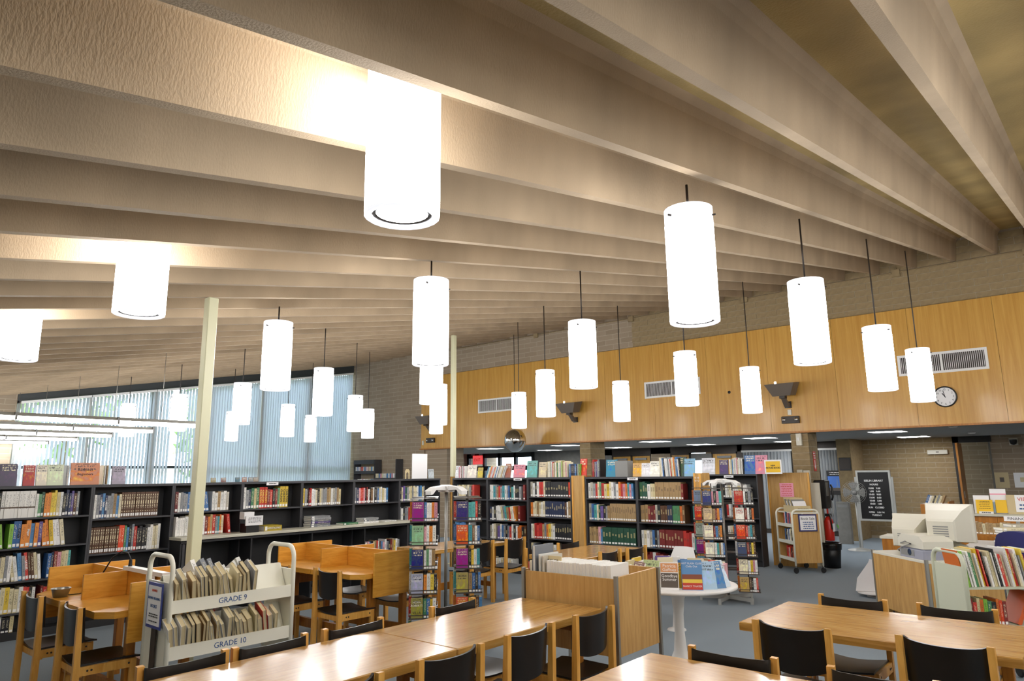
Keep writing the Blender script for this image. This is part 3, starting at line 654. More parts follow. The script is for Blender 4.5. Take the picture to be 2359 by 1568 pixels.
rows = {9.28: ['_sccccmcsRr', 'csssmcbbbr', 'bbbbbbbbw', 'cwsw'], 8.42: ['wwastrsawsbkawkks_R', 'Bwk/wwwcsatrcwo|R', 'mwc_vwbsksrwkwookn', 'csGwcw'],
        7.50: ['mwkwrrc' 'k*9' 'xrxyoc', 'occtcwc' 'B*9' 'nwtss', 'wcrrrrtsoycwk*9', 'cskwcw', 'kkk'], 6.33: ['wmsrcgrcycwsworpoapbBk', 'mbacGvkst' 't*12', 'ttttpb' 'G*12', 'wkcsn', 'kkk'],
        5.41: ['GGGwcc' 't*9R', 'tttRRR' 'mkn*3' 'B*2g*3' 'on', 'wcwmbks' 'R*8' 'rrrwb', 'wRRR', 'kk']}
for y, rr in rows.items():
    sh = {9.28: [1.2, .87, .55, .08], 8.42: [1.2, .85, .54, .08], 7.5: [1.26, .94, .59, .27, .08], 6.33: [1.25, .92, .57, .25, .08], 5.41: [1.25, .92, .57, .25, .08]}[y]
    for z, s in zip(sh, rr): run(fy(y), .035, z, s*(2 if len(s) < 9 else 1), .255 if z > .2 else .15, '', (.032, .05), .17, .03, True, umax=.88 if y != 9.28 else .82)
def oak_end(label, x0, x1, y0, y1, h=1.6):
    t = thing('end_panel', label, 'end panel', (x0, y0, 0)); MB().bev(0, x1-x0, 0, y1-y0, 0, h, .006).build('board', M_oakv, t)
    MB().box(-.006, .0, 0, .03, 0, h).box(-.006, .0, y1-y0-.03, y1-y0, 0, h).build('edge_band', M_chair, t); return t
oak_end('oak end panel between the two runs of low bookcases', 9.19, 9.48, 6.34, 6.58)
oak_end('slim oak end panel where the bookcase runs meet by the pole', 9.19, 9.48, 9.29, 9.33)
t = oak_end('oak end panel with three bolt marks above the second paperback rack', 9.17, 9.46, 4.36, 4.47, 1.62)
for z in (1.56, 1.52): text('lettering', 'o o', .05, M_inkw, t, (-.008, .055, z), (PI/2, 0, -PI/2))
# rear bookcase behind the second rack
bookcase('bookcase', 'rear steel bookcase with leaning paperbacks behind the second rack', 12.3, 6.0, -PI/2, [1.17, .82, .44], 1.22, 1.585)
fb = frame(12.3, 6.0, -PI/2)
run(fb, .55, 1.17, 'kwm/cwwwcwww', .25, '', (.035, .05), .17, .03, True, umax=1.15); run(fb, .6, .82, 'rws/Rrks', .25, '', (.035, .05), .17, .03, True, umax=1.15); run(fb, .6, .44, 'wco/rkx', .25, '', (.04, .05), .17, .03, True, umax=1.15)
run(fb, .03, 1.17, 'wcsmwbcw', .25, '', (.035, .05), .17, .03, True, umax=.5)
t = oak_end('broad oak end panel with a pink notice beside the book sale truck', 12.70, 12.74, 4.02, 4.75, 1.60)
MB().box(-.009, -.006, .28, .52, 1.18, 1.42).build('notice', M_pink, t)
lines(t, (-.0095, .4, 0), .2, [1.39-.03*k for k in range(7)], M_inkr, .01)
# the smaller shelved books as one mass
mo = mass  # finished after all shelves are filled
# ---------------------------------------------------------------- tables
def table(label, x0, x1, y0, y1, along, group='oak reading tables', T=.735):
    m = M_table if along == 'x' else M_tabley
    t = thing('reading_table', label, 'table', ((x0+x1)/2, (y0+y1)/2, 0), 0, group); a_, b_ = (x1-x0)/2-.0015, (y1-y0)/2-.0015
    MB().bev(-a_, a_, -b_, b_, T-.048, T, .005).build('table_top', m, t)
    la, lb = (a_-.16, b_-.10) if along == 'x' else (a_-.10, b_-.16)
    for sx in (-1, 1):
        for sy in (-1, 1): MB().bev(sx*la-.03, sx*la+.03, sy*lb-.03, sy*lb+.03, .0, T-.05, .004).build('leg', M_desk, t)
    for s in (-1, 1):
        if along == 'x': MB().box(s*la-.02, s*la+.02, -lb+.03, lb-.03, T-.13, T-.05).build('apron', M_desk, t)
        else: MB().box(-la+.03, la-.03, s*lb-.02, s*lb+.02, T-.13, T-.05).build('apron', M_desk, t)
    if along == 'x': MB().box(-la+.02, la-.02, -.015, .015, .18, .27).build('stretcher', M_desk, t); [MB().box(s*la-.02, s*la+.02, -lb+.03, lb-.03, .16, .22).build('foot_rail', M_desk, t) for s in (-1, 1)]
    else: MB().box(-.015, .015, -lb+.02, lb-.02, .18, .27).build('stretcher', M_desk, t); [MB().box(-la+.03, la-.03, s*lb-.02, s*lb+.02, .16, .22).build('foot_rail', M_desk, t) for s in (-1, 1)]
    return t
table('oak reading table nearest the camera, one half of the joined pair', 1.40, 2.79, 2.77, 3.49, 'x')
table('oak reading table ending against the wooden book bin, other half of the pair', 2.79, 4.185, 2.77, 3.49, 'x')
table('oak reading table beside the computer desk, set crosswise', 4.33, 5.2, .44, 1.87, 'y')
table('oak reading table at the bottom edge of the picture', 2.46, 3.35, .48, 1.93, 'y')
table('oak reading table in front of the tan and green reference sets', 6.38, 7.72, 4.46, 5.2, 'x'); table('oak reading table half hidden behind the first paperback rack', 6.05, 7.4, 6.42, 7.12, 'x')
# ---------------------------------------------------------------- chairs
CH = .785
def make_chair():
    t = thing('library_chair', 'x', 'chair'); W = .205
    for s in (-1, 1):
        b = MB(); M = Matrix.Translation((s*W, 0, 0))
        b.prism([(-.018, 0), (.026, 0), (.03, .4), (.012, CH), (-.016, CH+.002), (-.012, .4)], -.0165, .0165, axis='x', M=M)
        b.build('rear_leg', M_chair, t)
        MB().bev(s*W-.016, s*W+.016, .345, .385, 0, .40, .003).build('front_leg', M_chair, t)
        rail = MB().box(s*W-.013, s*W+.013, .02, .385, .345, .402).build('side_rail', M_chair, t)
        for y in (.075, .1, .335): MB().lathe([(.007, 0), (.007, .003), (0, .003)], 8).build('bolt', M_bolt, rail, (s*(W+.013), y, .375), (0, s*PI/2, 0))
    MB().box(-W, W, .355, .378, .335, .39).build('front_rail', M_chair, t)
    MB().box(-W, W, .03, .05, .335, .38).build('rear_rail', M_chair, t)
    def seat(u, v):
        x = (u-.5)*2*(W-.006); y = .03+v*.385
        return (x, y, .412-.022*math.sin(PI*min(1, max(0, u)))*(1-v*.3)+.006*(v-.5)-.02*max(0, v-.8)*5*.4)
    MB().sheet(seat, 10, 8, .012).build('seat', M_ply, t)
    def back(u, v):
        x = (u-.5)*2*(W-.012); e = (2*u-1)**2
        z0 = .56-.045*math.sin(PI*u)**.7 if 0 < u < 1 else .56
        z1 = CH-.004-.022*math.sin(PI*u)**.5 if 0 < u < 1 else CH-.004
        z = z0+(z1-z0)*v
        return (x, .03-.042*(1-e**1.6)+.016*(1-v), z)
    MB().sheet(back, 14, 6, .012).build('backrest', M_ply, t)
    return t
ch0 = None
def chair(x, y, rz, label, group):
    global ch0
    label = 'beech and black plywood chair, '+label
    if ch0 is None: ch0 = make_chair(); ch0.location = (x, y, 0); ch0.rotation_euler = (0, 0, rz); ch0['label'] = label; ch0['group'] = group; return ch0
    return dup(ch0, (x, y, 0), rz, label, group)
G = 'chairs at the joined pair of tables'; n4 = ['nearest the camera', 'second', 'third', 'farthest']
for k, (x, y) in enumerate(((1.70, 3.56), (2.16, 3.55), (2.70, 3.55), (3.54, 3.56))): chair(x, y, PI+.02*(k-1), '%s on the cart side of the joined tables' % n4[k], G)
for k, (x, y, q) in enumerate(((1.92, 2.60, 0), (2.585, 2.61, -.03), (3.22, 2.62, .02), (3.88, 2.63, 0))): chair(x, y, q, '%s on the aisle side of the joined tables' % n4[k], G)
G = 'chairs at the crosswise table'
chair(4.21, 1.51, -PI/2-.03, 'black back turned to us, nearer the round table', G); chair(4.27, .765, -PI/2-.06, 'black back turned to us, at the right edge', G)
chair(5.33, 1.475, PI/2, 'far side of the crosswise table, by the desk panel', G); chair(5.36, .865, PI/2+.04, 'far side of the crosswise table, before the green truck', G)
G = 'chairs at the bottom table'
chair(3.42, 1.523, PI/2+.04, 'far side of the bottom table, nearer the round table', G); chair(3.45, .865, PI/2+.05, 'far side of the bottom table, at the frame edge', G)
G = 'chairs at the study carrels'
chair(1.87, 5.655, -PI/2-.04, 'nearer one at the left carrel', G); chair(1.85, 6.42, -PI/2, 'farther one at the left carrel with the tin bowl', G)
chair(4.02, 5.71, -PI/2-.04, 'nearer one at the middle carrel', G); chair(3.98, 6.47, -PI/2, 'half hidden behind the cart handle', G)
chair(5.2, 5.78, PI/2, 'behind the near end of the middle carrel', G); chair(5.22, 6.5, PI/2, 'behind the far bay of the middle carrel', G)
G = 'chairs at the far reading tables'
chair(6.70, 5.33, PI, 'tucked at the far table, nearest the paperback rack', G); chair(7.40, 5.38, PI, 'tucked at the far table, before the oak end panel', G)
chair(6.88, 4.42, 0, 'back to us at the far table, behind the book bin', G); chair(7.37, 4.37, 0, 'back to us at the far table, before brown sets', G)
chair(6.85, 6.35, .03, 'just right of the first paperback rack', G); chair(7.45, 6.30, .05, 'second right of the first paperback rack', G)
# ---------------------------------------------------------------- study carrels
def carrel(label, cx, y0, y1):
    t = thing('study_carrel', label, 'carrel', (cx, (y0+y1)/2, 0), 0, 'double study carrels'); L = (y1-y0)/2; T = .735; P = .92
    pts = [(-.45, -L+.14), (-.33, -L+.0), (.33, -L), (.45, -L+.14), (.45, L-.14), (.33, L), (-.33, L), (-.45, L-.14)]
    for s in (-1, 1):       # each desk top is two leaves with chamfered outer corners
        for q in (-1, 1):
            c_ = [(s*.012, q*.004), (s*.45, q*.004), (s*.45, q*(L-.12)), (s*.36, q*(L-.012)), (s*.012, q*(L-.012))]
            MB().prism(c_ if s*q < 0 else c_[::-1], T-.045, T, axis='z').build('desk_top', M_carrel, t)
    MB().box(-.011, .011, -L+.001, L-.001, T+.001, P).build('spine_panel', M_carrel, t)
    for s in (-1, 1): MB().box(s*.014 if s > 0 else -.33, .33 if s > 0 else -.014, -.011, .011, T+.001, P).build('divider', M_carrel, t)
    MB().bev(-.28, .22, -L-.024, -L-.003, .52, P, .004).build('end_panel', M_carrel, t); MB().bev(-.34, .34, L+.003, L+.024, .52, P, .004).build('end_panel', M_carrel, t)
    for s in (-1, 1):
        for yy in (-L+.12, L-.12): MB().bev(s*.2-.03, s*.2+.03, yy-.03, yy+.03, 0, T-.046, .004).build('leg', M_desk, t)
        MB().box(s*.2-.018, s*.2+.018, -L+.15, L-.15, .11, .2).build('stretcher', M_desk, t)
    for yy in (-L+.12, L-.12): MB().box(-.17, .17, yy-.018, yy+.018, .52, .6).build('cross_rail', M_desk, t)
    return t
cl = carrel('oak study carrel with low dividers holding the tin bowl', 2.42, 5.38, 6.86)
carrel('oak study carrel with low dividers between cart and paperback rack', 4.60, 5.42, 6.94)
t = thing('tin_bowl', 'small round tin bowl standing on the left study carrel', 'bowl', (2.04, 6.42, .7365))
MB().lathe([(.0, .0), (.05, .0), (.066, .062), (.072, .066), (.064, .062), (.048, .006), (0, .005)], 22).build('bowl', M_steel, t)
t = thing('desk_lamp', 'white strip lamp with gooseneck cable and small taped sign on the left carrel', 'lamp', (2.42, 5.55, .921))
MB().box(-.03, .03, -.1, .62, .0, .03).build('strip', M_white, t); MB().box(-.034, -.03, .02, .17, -.09, -.002).build('sign', M_paper, t)
text('lettering', 'ENCLOSE', .03, M_inkk, t, (-.0355, .095, -.046), (PI/2, 0, -PI/2))
MB().tube([(0, .56, .03), (0, .56, .08), (-.02, .57, .13), (-.06, .6, .145), (-.1, .66, .1), (-.13, .72, .0), (-.16, .8, -.13)], .006, 6).build('cable', M_black, t); MB().lathe([(.016, 0), (.012, .05)], 10).build('plug', M_black, t, (0, .56, .03))
MB().tube([(-.16, .8, -.14), (-.25, .86, -.178), (-.42, .9, -.178)], .004, 5).build('cable', M_black, t)
# ---------------------------------------------------------------- white summer-reading cart
def tubeframe(W, H, r, n=8):
    """inverted U in the y-z plane"""
    P = [(0, -W/2, .12), (0, -W/2, H-.09)]
    for k in range(1, 6): a_ = PI-k*PI/2/6; P.append((0, -W/2+.08+.08*math.cos(a_), H-.09+.09*math.sin(a_)))
    P += [(0, -W/2+.08, H), (0, W/2-.08, H)]
    for k in range(1, 6): a_ = PI/2-k*PI/2/6; P.append((0, W/2-.08+.08*math.cos(a_), H-.09+.09*math.sin(a_)))
    P += [(0, W/2, H-.09), (0, W/2, .12)]
    return MB().tube(P, r, n)
CX, CY, CL, CW, CHH = 2.645, 5.02, .90, .37, 1.125
ct = thing('book_cart', 'cream steel book cart with sloping shelves lettered for two school grades', 'book cart', (CX, CY, 0), -.02)
for s in (-1, 1):
    tubeframe(CW, CHH, .017).build('end_frame', M_cart, ct, (s*CL/2, 0, 0))
    MB().box(s*CL/2-.006, s*CL/2+.006, -CW/2+.0, CW/2-.0, .2, CHH-.17).build('end_panel', M_cart, ct)
    for yy in (-CW/2, CW/2):
        w = MB().tube([(0, 0, .12), (0, 0, .085)], .012, 8).build('caster', M_steel, ct, (s*CL/2, yy, 0)); MB().lathe([(.04, -.012), (.045, 0), (.04, .012)], 14).build('wheel', M_black, w, (0, 0, .045), (0, PI/2, 0))
MB().box(-CL/2-.026, -CL/2-.018, -.05, .02, .14, CHH-.18).build('centre_strip', M_dark, ct)
sg = MB().box(-CL/2-.034, -CL/2-.027, -.13, .1, .66, .95).build('notice_frame', mat('blue_frame', '3a4a9a', .4), ct)
MB().box(-CL/2-.0365, -CL/2-.034, -.115, .085, .68, .93).build('notice', M_paper, sg)
for s_, sz, z, m in (('SUMMER', .022, .90, M_inkr), ('SUMMER READING', .023, .85, M_ink), ('BOOKS', .03, .80, M_ink), ): text('lettering', s_, sz, m, sg, (-CL/2-.0375, -.015, z), (PI/2, 0, -PI/2))
lines(sg, (-CL/2-.0375, -.015, 0), .16, (.75, .735, .705), M_inkk, .006)
for zf, txt in ((.79, 'GRADE 9'), (.50, 'GRADE 10')):
    # two sloping trays back to back
    for s in (-1, 1):
        tr = MB().prism([(s*.005, .20), (s*.012, .20), (s*.115, .0), (s*.108, -.004)], -CL/2+.01, CL/2-.01, axis='x')
        tr.prism([(s*.108, -.004), (s*.115, .004), (s*.178, .03), (s*.178, .02)], -CL/2+.01, CL/2-.01, axis='x')
        o = tr.build('tray', M_cart, ct, (0, 0, zf))
        lip = MB().box(-CL/2+.008, CL/2-.008, min(s*.178, s*.19), max(s*.178, s*.19), -.03, .055).build('front_lip', M_cart, ct, (0, 0, zf))
        if s < 0: text('lettering', txt, .052, M_ink, lip, (-.02, -.191, .012), depth=.0006)
# leaning books on the cart, fore edges to the front
def cartbooks(zf, s, u0, u1, spec, tray, hh=(.14, .21)):
    u = u0; n = 0; Mw = Matrix.Translation((CX, CY, 0)) @ Matrix.Rotation(-.02, 4, 'Z')
    for ch in spec:
        if ch == '_': u += .05; continue
        w = rnd.uniform(.014, .034); h = rnd.uniform(*hh); d = h*.68; la = -rnd.uniform(.18, .42)
        if u+w > u1: break
        n += 1; NB[0] += 1
        R_ = Matrix.Rotation(-s*.5, 4, 'X') @ Matrix.Rotation(la, 4, 'Y') @ Matrix.Rotation(PI if s < 0 else 0, 4, 'Z')
        M_ = Mw @ Matrix.Translation((u+w/2, s*.172, zf+.03)) @ R_ @ Matrix.Translation((0, 0 if s > 0 else -d*0, 0))
        t_ = thing('book', '%s book leaning on the white cart, %s from left, %s' % ({'c': 'cream-paged', 'n': 'brown', 'k': 'black-covered', 'w': 'white', 'r': 'red', 's': 'grey', 't': 'tan', 'y': 'yellowed', 'b': 'blue'}.get(ch, 'grey'), ORD[n-1], tray), 'book', (0, 0, 0), 0, 'books leaning on the white cart')
        t_.matrix_world = M_
        c = MB().box(-w/2, -w/2+.0025, 0, d, 0, h).box(w/2-.0025, w/2, 0, d, 0, h).box(-w/2, w/2, d-.003 if s > 0 else 0, d if s > 0 else .003, 0, h) if False else None
        o1 = ob('cover', CB, t_, (0, -d, 0), (0, 0, 0), (w, d, h), col(ch if ch not in 'cy' else rnd.choice('tmcw'))); ob('page_block', PBK, t_, (0, -d, 0), (0, 0, 0), (w, d, h))
        u += w*1.25+.002
CB = MB().box(-.5, -.42, 0, 1, 0, 1).box(.42, .5, 0, 1, 0, 1).box(-.42, .42, 0, .03, 0, 1).mesh('cover', [M_spine]); PBK = MB().box(-.42, .42, .03, .97, .015, .985).mesh('page_block', [M_pages])
cartbooks(.79, -1, -.42, .18, 'ccwcccykccccwcccckwccyyycwt', 'upper front tray'); cartbooks(.50, -1, -.43, .38, 'cwccktccwcccyckccwcyycrwcwccskwwwcy', 'lower front tray')
cartbooks(.79, 1, -.15, .36, 'wssswcw_cwkswb', 'upper rear tray'); cartbooks(.50, 1, -.42, .38, 'rstttttcwsscswrssw', 'lower rear tray', (.13, .17))
for k, x in enumerate((2.56, 2.86)):
    t = thing('bookend', 'grey steel bookend on the white cart, %s of two' % ('left', 'right')[k], 'bookend', (x, 5.13, .83), .1)
    MB().prism([(-.05, 0), (.05, 0), (.05, .13), (.03, .17), (-.03, .17), (-.05, .13)], -.0015, .0015).build('plate', M_grey, t, (0, 0, 0), (-.4, .3, 0))
# ---------------------------------------------------------------- wooden book bin
bt = thing('book_bin', 'wood-grain book bin on slim metal legs at the end of the tables', 'book bin', (4.23, 2.68, 0))
BL, BW, BH, BZ = .58, .82, .945, .42     # x, y, top, bottom
for x0, x1, y0, y1 in ((0, .02, 0.02, BW-.02), (BL-.02, BL, 0.02, BW-.02)):
    MB().box(x0, x1, y0, y1, BZ, BH-.02 if x0 == 0 else BH).build('side_panel', M_oakv, bt)
for y in (0.0, BW-.02):
    MB().prism([(.02, BZ), (BL-.02, BZ), (BL-.02, BH), (.02, BH-.01)], y, y+.02).build('end_panel', M_oakv, bt)
MB().box(.02, BL-.02, .02, BW-.02, BZ+.02, BZ+.04).build('bottom', M_oakv, bt); MB().box(BL/2-.01, BL/2+.01, .02, BW-.02, BZ+.04, BH-.06).build('divider', M_oakv, bt)
for x in (-.012, BL-.012):
    for y in (-.012, BW-.012): MB().box(x, x+.024, y, y+.024, 0, BH+.002).build('leg', M_steel, bt)
u = .04; n = 0
while u < .60:         # page blocks of the white directories, along y
    w = rnd.uniform(.02, .035); h = rnd.uniform(.215, .225); n += 1; NB[0] += 1
    o = ob('directory', BKN, None, (4.26, 2.70+u+w/2, .77), (0, 0, PI/2), (w, .24, h), lin('e8e6e2'))
    o.rotation_euler = (0, 0, PI/2); o.location = (4.27+.24, 2.705+u+w/2, BH-.16)
    tag(o, 'thick white paperbound book in the wooden bin, %s from the near end' % ORD[n-1], 'book', 'white books in the wooden bin'); u += w+.002
for k, (y, w, h, c, L) in enumerate(((3.34, .02, .26, 'm', 'white-bordered'), (3.375, .016, .27, 'w', 'slim white'), (3.43, .03, .33, 's', 'tall grey-covered'), (3.46, .02, .22, 'c', 'short cream'), (3.48, .012, .21, 'r', 'small red'))):
    o = ob('book', BKN, None, (4.50, y, BH-.17), (0, 0, PI/2), (w, .23, h), col(c)); tag(o, '%s book standing at the far end of the wooden bin' % L, 'book', 'odd books in the wooden bin')
t = thing('display_book', 'flat cream booklet titled SAINTS leaning in the wooden bin', 'book', (4.30, 3.30, .80), 0)
MB().box(-.012, 0, -.09, .05, 0, .235).build('cover', M_tan, t, (0, 0, 0), (0, .15, 0)); text('lettering', 'SAINTS', .03, M_inkk, t, (.012, -.02, .2), (PI/2, 0, -PI/2))
# ---------------------------------------------------------------- round pedestal table
RX, RY = 5.66, 2.97
t = thing('round_table', 'white round pedestal table crowded with displayed books', 'table', (RX, RY, 0))
MB().lathe([(0, .672), (.46, .672), (.50, .682), (.50, .70), (.49, .704), (0, .704)], 48).build('table_top', M_white, t)
MB().lathe([(.30, 0), (.29, .012), (.17, .03), (.09, .08), (.055, .16), (.042, .3), (.04, .45), (.055, .58), (.09, .655), (.13, .672)], 28).build('pedestal', M_white, t)
TZ = .7045
def standing(x, y, ang, w, h, th, c, label, texts=(), tilt=.22, z=TZ, m=None, cover=True, group='books standing on the round table', name='display_book', bands=()):
    """a book standing face out: ang = direction its cover faces"""
    t = thing(name, label, 'book', (x, y, z), 0, group)
    t.rotation_euler = (Matrix.Rotation(ang+PI/2, 3, 'Z') @ Matrix.Rotation(-tilt, 3, 'X')).to_euler()
    o = MB().box(-w/2, w/2, 0, .004, 0, h).box(-w/2, w/2, th-.004, th, 0, h).box(-w/2, -w/2+.005, 0, th, 0, h).build('cover', m or M_cover, t); o.color = c
    MB().box(-w/2+.006, w/2-.004, .004, th-.004, .004, h-.004).build('page_block', M_pagesw, t)
    for z0, z1, m_ in bands: MB().box(-w/2+.004, w/2-.004, -.0012, 0, h*z0, h*z1).build('printed_band', m_, o)
    for s_, sz, zz, m_ in texts: text('lettering', s_, sz, m_, o, (0, -.0024, zz*h), depth=.0005)
    return t
VD = math.atan2(-RY, -RX)        # direction towards the reading tables
M_orange = mat('orange_print', 'dd9a63', .5); M_slate = mat('slate_print', '5a5048', .5); M_skyb = mat('sky_print', '5c8fc4', .45); M_redp = mat('red_print', 'c33b26', .45); M_fig = mat('figure_print', '8a4a34', .5)
def rp(a_, rr): return RX+rr*math.cos(VD+a_), RY+rr*math.sin(VD+a_)
x, y = rp(-.16, .37); standing(x, y, VD-.05, .145, .215, .03, lin('ece6da'), 'orange and grey novel propped on the round table, author name above the title', (('Patricia', .036, .86, M_inkw), ('Gaffney', .036, .72, M_inkw), ('Goodbye', .034, .50, M_inkw), ('Summer', .034, .37, M_inkw)), m=M_paper, bands=((.64, .96, M_orange), (.08, .60, M_slate)))
x, y = rp(.33, .38); standing(x, y, VD+.05, .165, .235, .035, lin('5c8fc4'), 'blue and red novel showing three figures, standing upright on the round table', (('HOT FLASH CLUB', .02, .88, M_inkw), ('Chills Out', .022, .78, M_inkw), ('NANCY THAYER', .02, .13, M_inkw)), m=M_skyb, bands=((.02, .24, M_redp), (.24, .36, M_inky), (.36, .52, M_fig)))
x, y = rp(.70, .39); standing(x, y, VD+.25, .14, .22, .03, lin('a9c6de'), 'pale blue beach novel in a clear jacket on the round table', tilt=.3)
x, y = rp(.95, .41); standing(x, y, VD+.5, .14, .22, .025, lin('4f7fae'), 'dark blue sea novel leaning at the round table edge', tilt=.38)
x, y = rp(1.18, .42); standing(x, y, VD+.8, .14, .22, .025, lin('c8d6e2'), 'silvery jacketed novel, outermost on the round table', tilt=.4)
x, y = rp(-.75, .34); standing(x, y, VD-.5, .15, .22, .03, lin('b8c890'), 'green and black novel behind the bin corner on the round table', (('KAREN', .03, .7, M_inkk),), tilt=.3)
x, y = rp(.09, .27); standing(x, y, VD, .15, .2, .03, lin('d9a520'), 'golden patterned book peeping between two novels on the round table', tilt=.15)
x, y = rp(-1.1, .40); standing(x, y, VD-.9, .14, .2, .03, lin('7a4a44'), 'dark portrait paperback at the bin side of the round table', tilt=.35)
# paperbacks standing spine up in an arc behind the displays
k = 0
for ring, (rr, a0, a1, cnt) in enumerate(((.40, 1.55, 4.75, 18), (.26, 1.7, 4.6, 9))):
    for q in range(cnt):
        a_ = VD+a0+(a1-a0)*q/(cnt-1); ch = 'pwcrwtcpbwvcrwyscwprcbwctpw'[k]; k += 1; NB[0] += 1
        hh = rnd.uniform(.12, .16); dd = rnd.uniform(.14, .185)
        Mx = Matrix.Translation((RX+rr*math.cos(a_), RY+rr*math.sin(a_), TZ+.003)) @ Matrix.Rotation(a_+rnd.uniform(-.3, .3), 4, 'Z') @ Matrix.Translation((0, hh/2, dd)) @ Matrix.Rotation(-PI/2, 4, 'X') @ Matrix.Rotation(PI, 4, 'Y')
        o = ob('paperback', BKW, None, (0, 0, 0), (0, 0, 0), None, col(ch)); Mx = Matrix.Translation((RX+rr*math.cos(a_), RY+rr*math.sin(a_), TZ+.002)) @ Matrix.Rotation(a_+rnd.uniform(-.25, .25), 4, 'Z') @ Matrix.Rotation(-PI/2, 4, 'X') @ Matrix.Translation((0, -dd, -hh/2))
        o.matrix_world = Mx @ Matrix.Diagonal((rnd.uniform(.022, .036), dd, hh, 1))
        tag(o, '%s paperback set spine up, %s along the %s arc on the round table' % (CN[ch], ORD[q], ('outer', 'inner')[ring]), 'book', 'paperbacks set spine up on the round table')
# white shell chair behind the round table
t = thing('shell_chair', 'white moulded shell chair behind the round table', 'chair', (7.03, 3.72, 0), 1.48)
def shell(u, v):
    x = (u-.5)*.40*(1-.25*max(0, v-.75)*2); 
    if v < .45: return (x, .2-v/.45*.36, .43-.03*math.sin(PI*u))
    q = (v-.45)/.55; return (x*(1-.35*q*q), -.16-.10*q-.04*math.sin(PI*u)+.04, .43+.40*q)
MB().sheet(shell, 10, 14, .01).build('shell', M_white, t); MB().lathe([(.1, 0), (.095, .012), (.04, .03), (.025, .2), (.03, .36), (.1, .40)], 20).build('pedestal', M_white, t)
# ---------------------------------------------------------------- paperback racks
PB = unit_book(M_pages, True); PB.name = 'paperback'
acr, N_, L_, b_ = new_mat('smoky_rack_wire'); b_.inputs['Base Color'].default_value = lin('4a4440'); b_.inputs['Roughness'].default_value = .3
COVERS = ['3a3f78', '9fc0a0', '34406c', 'b4b8cc', 'a89a5a', '2f86a8', '2f2a5c', 'b03028', '8a2a80', '5a3f38', 'd2552a', '9aa89a', 'c0a060', 'e8e2d0', 'd83828', 'e6dcc0', 'eadfc8', '7a8aa0', '44506a', 'c8b090']
def rack(name, label, x, y, rot, vis, words, gname):
    t = thing('paperback_rack', label, 'book rack', (x, y, 0), 0, 'revolving paperback racks')
    MB().tube([(0, 0, .05), (0, 0, 1.50)], .016, 10).build('pole', M_steel, t)
    for k in range(5):
        a_ = rot+k*2*PI/5; MB().box(0, .36, -.016, .016, .03, .075, 0, Matrix.Rotation(a_, 4, 'Z')).box(.33, .36, -.016, .016, 0, .03, 0, Matrix.Rotation(a_, 4, 'Z')).build('foot', M_alu, t)
    cr = MB().prism([(-.04, 1.475), (.04, 1.475), (.06, 1.53), (0, 1.545), (-.06, 1.53)], -.07, .07)
    for k in range(4):
        Mx = Matrix.Rotation(rot+PI/4+k*PI/2, 4, 'Z'); cr.prism([(.03, 1.49), (.03, 1.54), (.18, 1.525), (.25, 1.49), (.25, 1.455), (.22, 1.46), (.18, 1.50)], -.045, .045, M=Mx)
    cr.build('crown', M_white, t)
    S = .128; n = 0
    for k in range(4):
        a_ = rot+PI/4+k*PI/2; cx_, cy_ = x+.29*math.cos(a_), y+.29*math.sin(a_)
        tw = ob('tower', None, t, (cx_-x, cy_-y, 0), (0, 0, VR))
        MB().box(-S, S, -S, S, 1.42, 1.426).tube([(0, 0, .13), (0, 0, 1.49)], .008, 6).build('tower_top', acr, tw)
        for q in range(6):
            z = .155+q*.2125
            b = MB().box(-S, S, -S, S, z-.006, z); 
            for e0, e1, f0, f1 in ((-S, S, -S, -S+.003), (-S, S, S-.003, S), (-S, -S+.003, -S, S), (S-.003, S, -S, S)): b.box(e0, e1, f0, f1, z+.028, z+.034).box(e0, e1, f0, f1, z+.0, z+.006)
            b.build('tier', acr, tw)
            if k not in vis: continue
            Mw = Matrix.Translation((cx_, cy_, z+.001)) @ Matrix.Rotation(VR, 4, 'Z')
            # left (-y) face: a cover facing out; right (+x) face: spines
            cv = COVERS[(q*3+k*5+len(words)) % len(COVERS)]; n += 1
            w_ = words.get((vis.index(k), q))
            p_ = Mw @ Vector((-.056, -S+.006, .0))
            tt_ = thing('paperback', 'paperback cover facing out, %s tier from the floor, %s tower, %s' % (ORD[q], TW[vis.index(k)], gname), 'paperback', tuple(p_), VR, 'paperbacks in the revolving racks')
            o = MB().box(-.053, .053, 0, .022, 0, .176).build('cover', M_cover, tt_); o.color = lin(w_[1] if w_ else cv)
            MB().box(-.050, .054, .002, .020, .003, .1765).build('page_block', M_pages, tt_)
            if w_:
                for s_, sz, zz, m_ in w_[0]: text('lettering', s_, sz, m_, o, (0, -.001, zz), depth=.0005)
            vv = .004
            while vv < S-.02:
                w = rnd.uniform(.02, .033); ch = rnd.choice('rbonwkstgwaRyp'); n += 1
                if vv+w > S: break
                o = ob('paperback', PB, None, tuple(Mw @ Vector((vv+w/2, -S+.006, 0))), (0, 0, VR), (w, .105, rnd.uniform(.165, .178)), col(ch))
                tag(o, '%s paperback spine, %s tier, %s tower, %s from the cover, %s' % (CN[ch], ORD[q], TW[vis.index(k)], ORD[round(vv/.03)], gname), 'paperback', 'paperbacks in the revolving racks')
                vv += w+.001
            ch = rnd.choice('rbonwgvat')     # one cover on the tower's left flank
            o = ob('paperback', PB, None, tuple(Mw @ Vector((-S+.006, -.02, 0))), (0, 0, VR), (.024, .106, .176), col(ch))
            tag(o, '%s paperback on the left flank, %s tier, %s tower, %s' % (CN[ch], ORD[q], TW[vis.index(k)], gname), 'paperback', 'paperbacks in the revolving racks')
    return t
TW = ('left', 'right', 'rear')
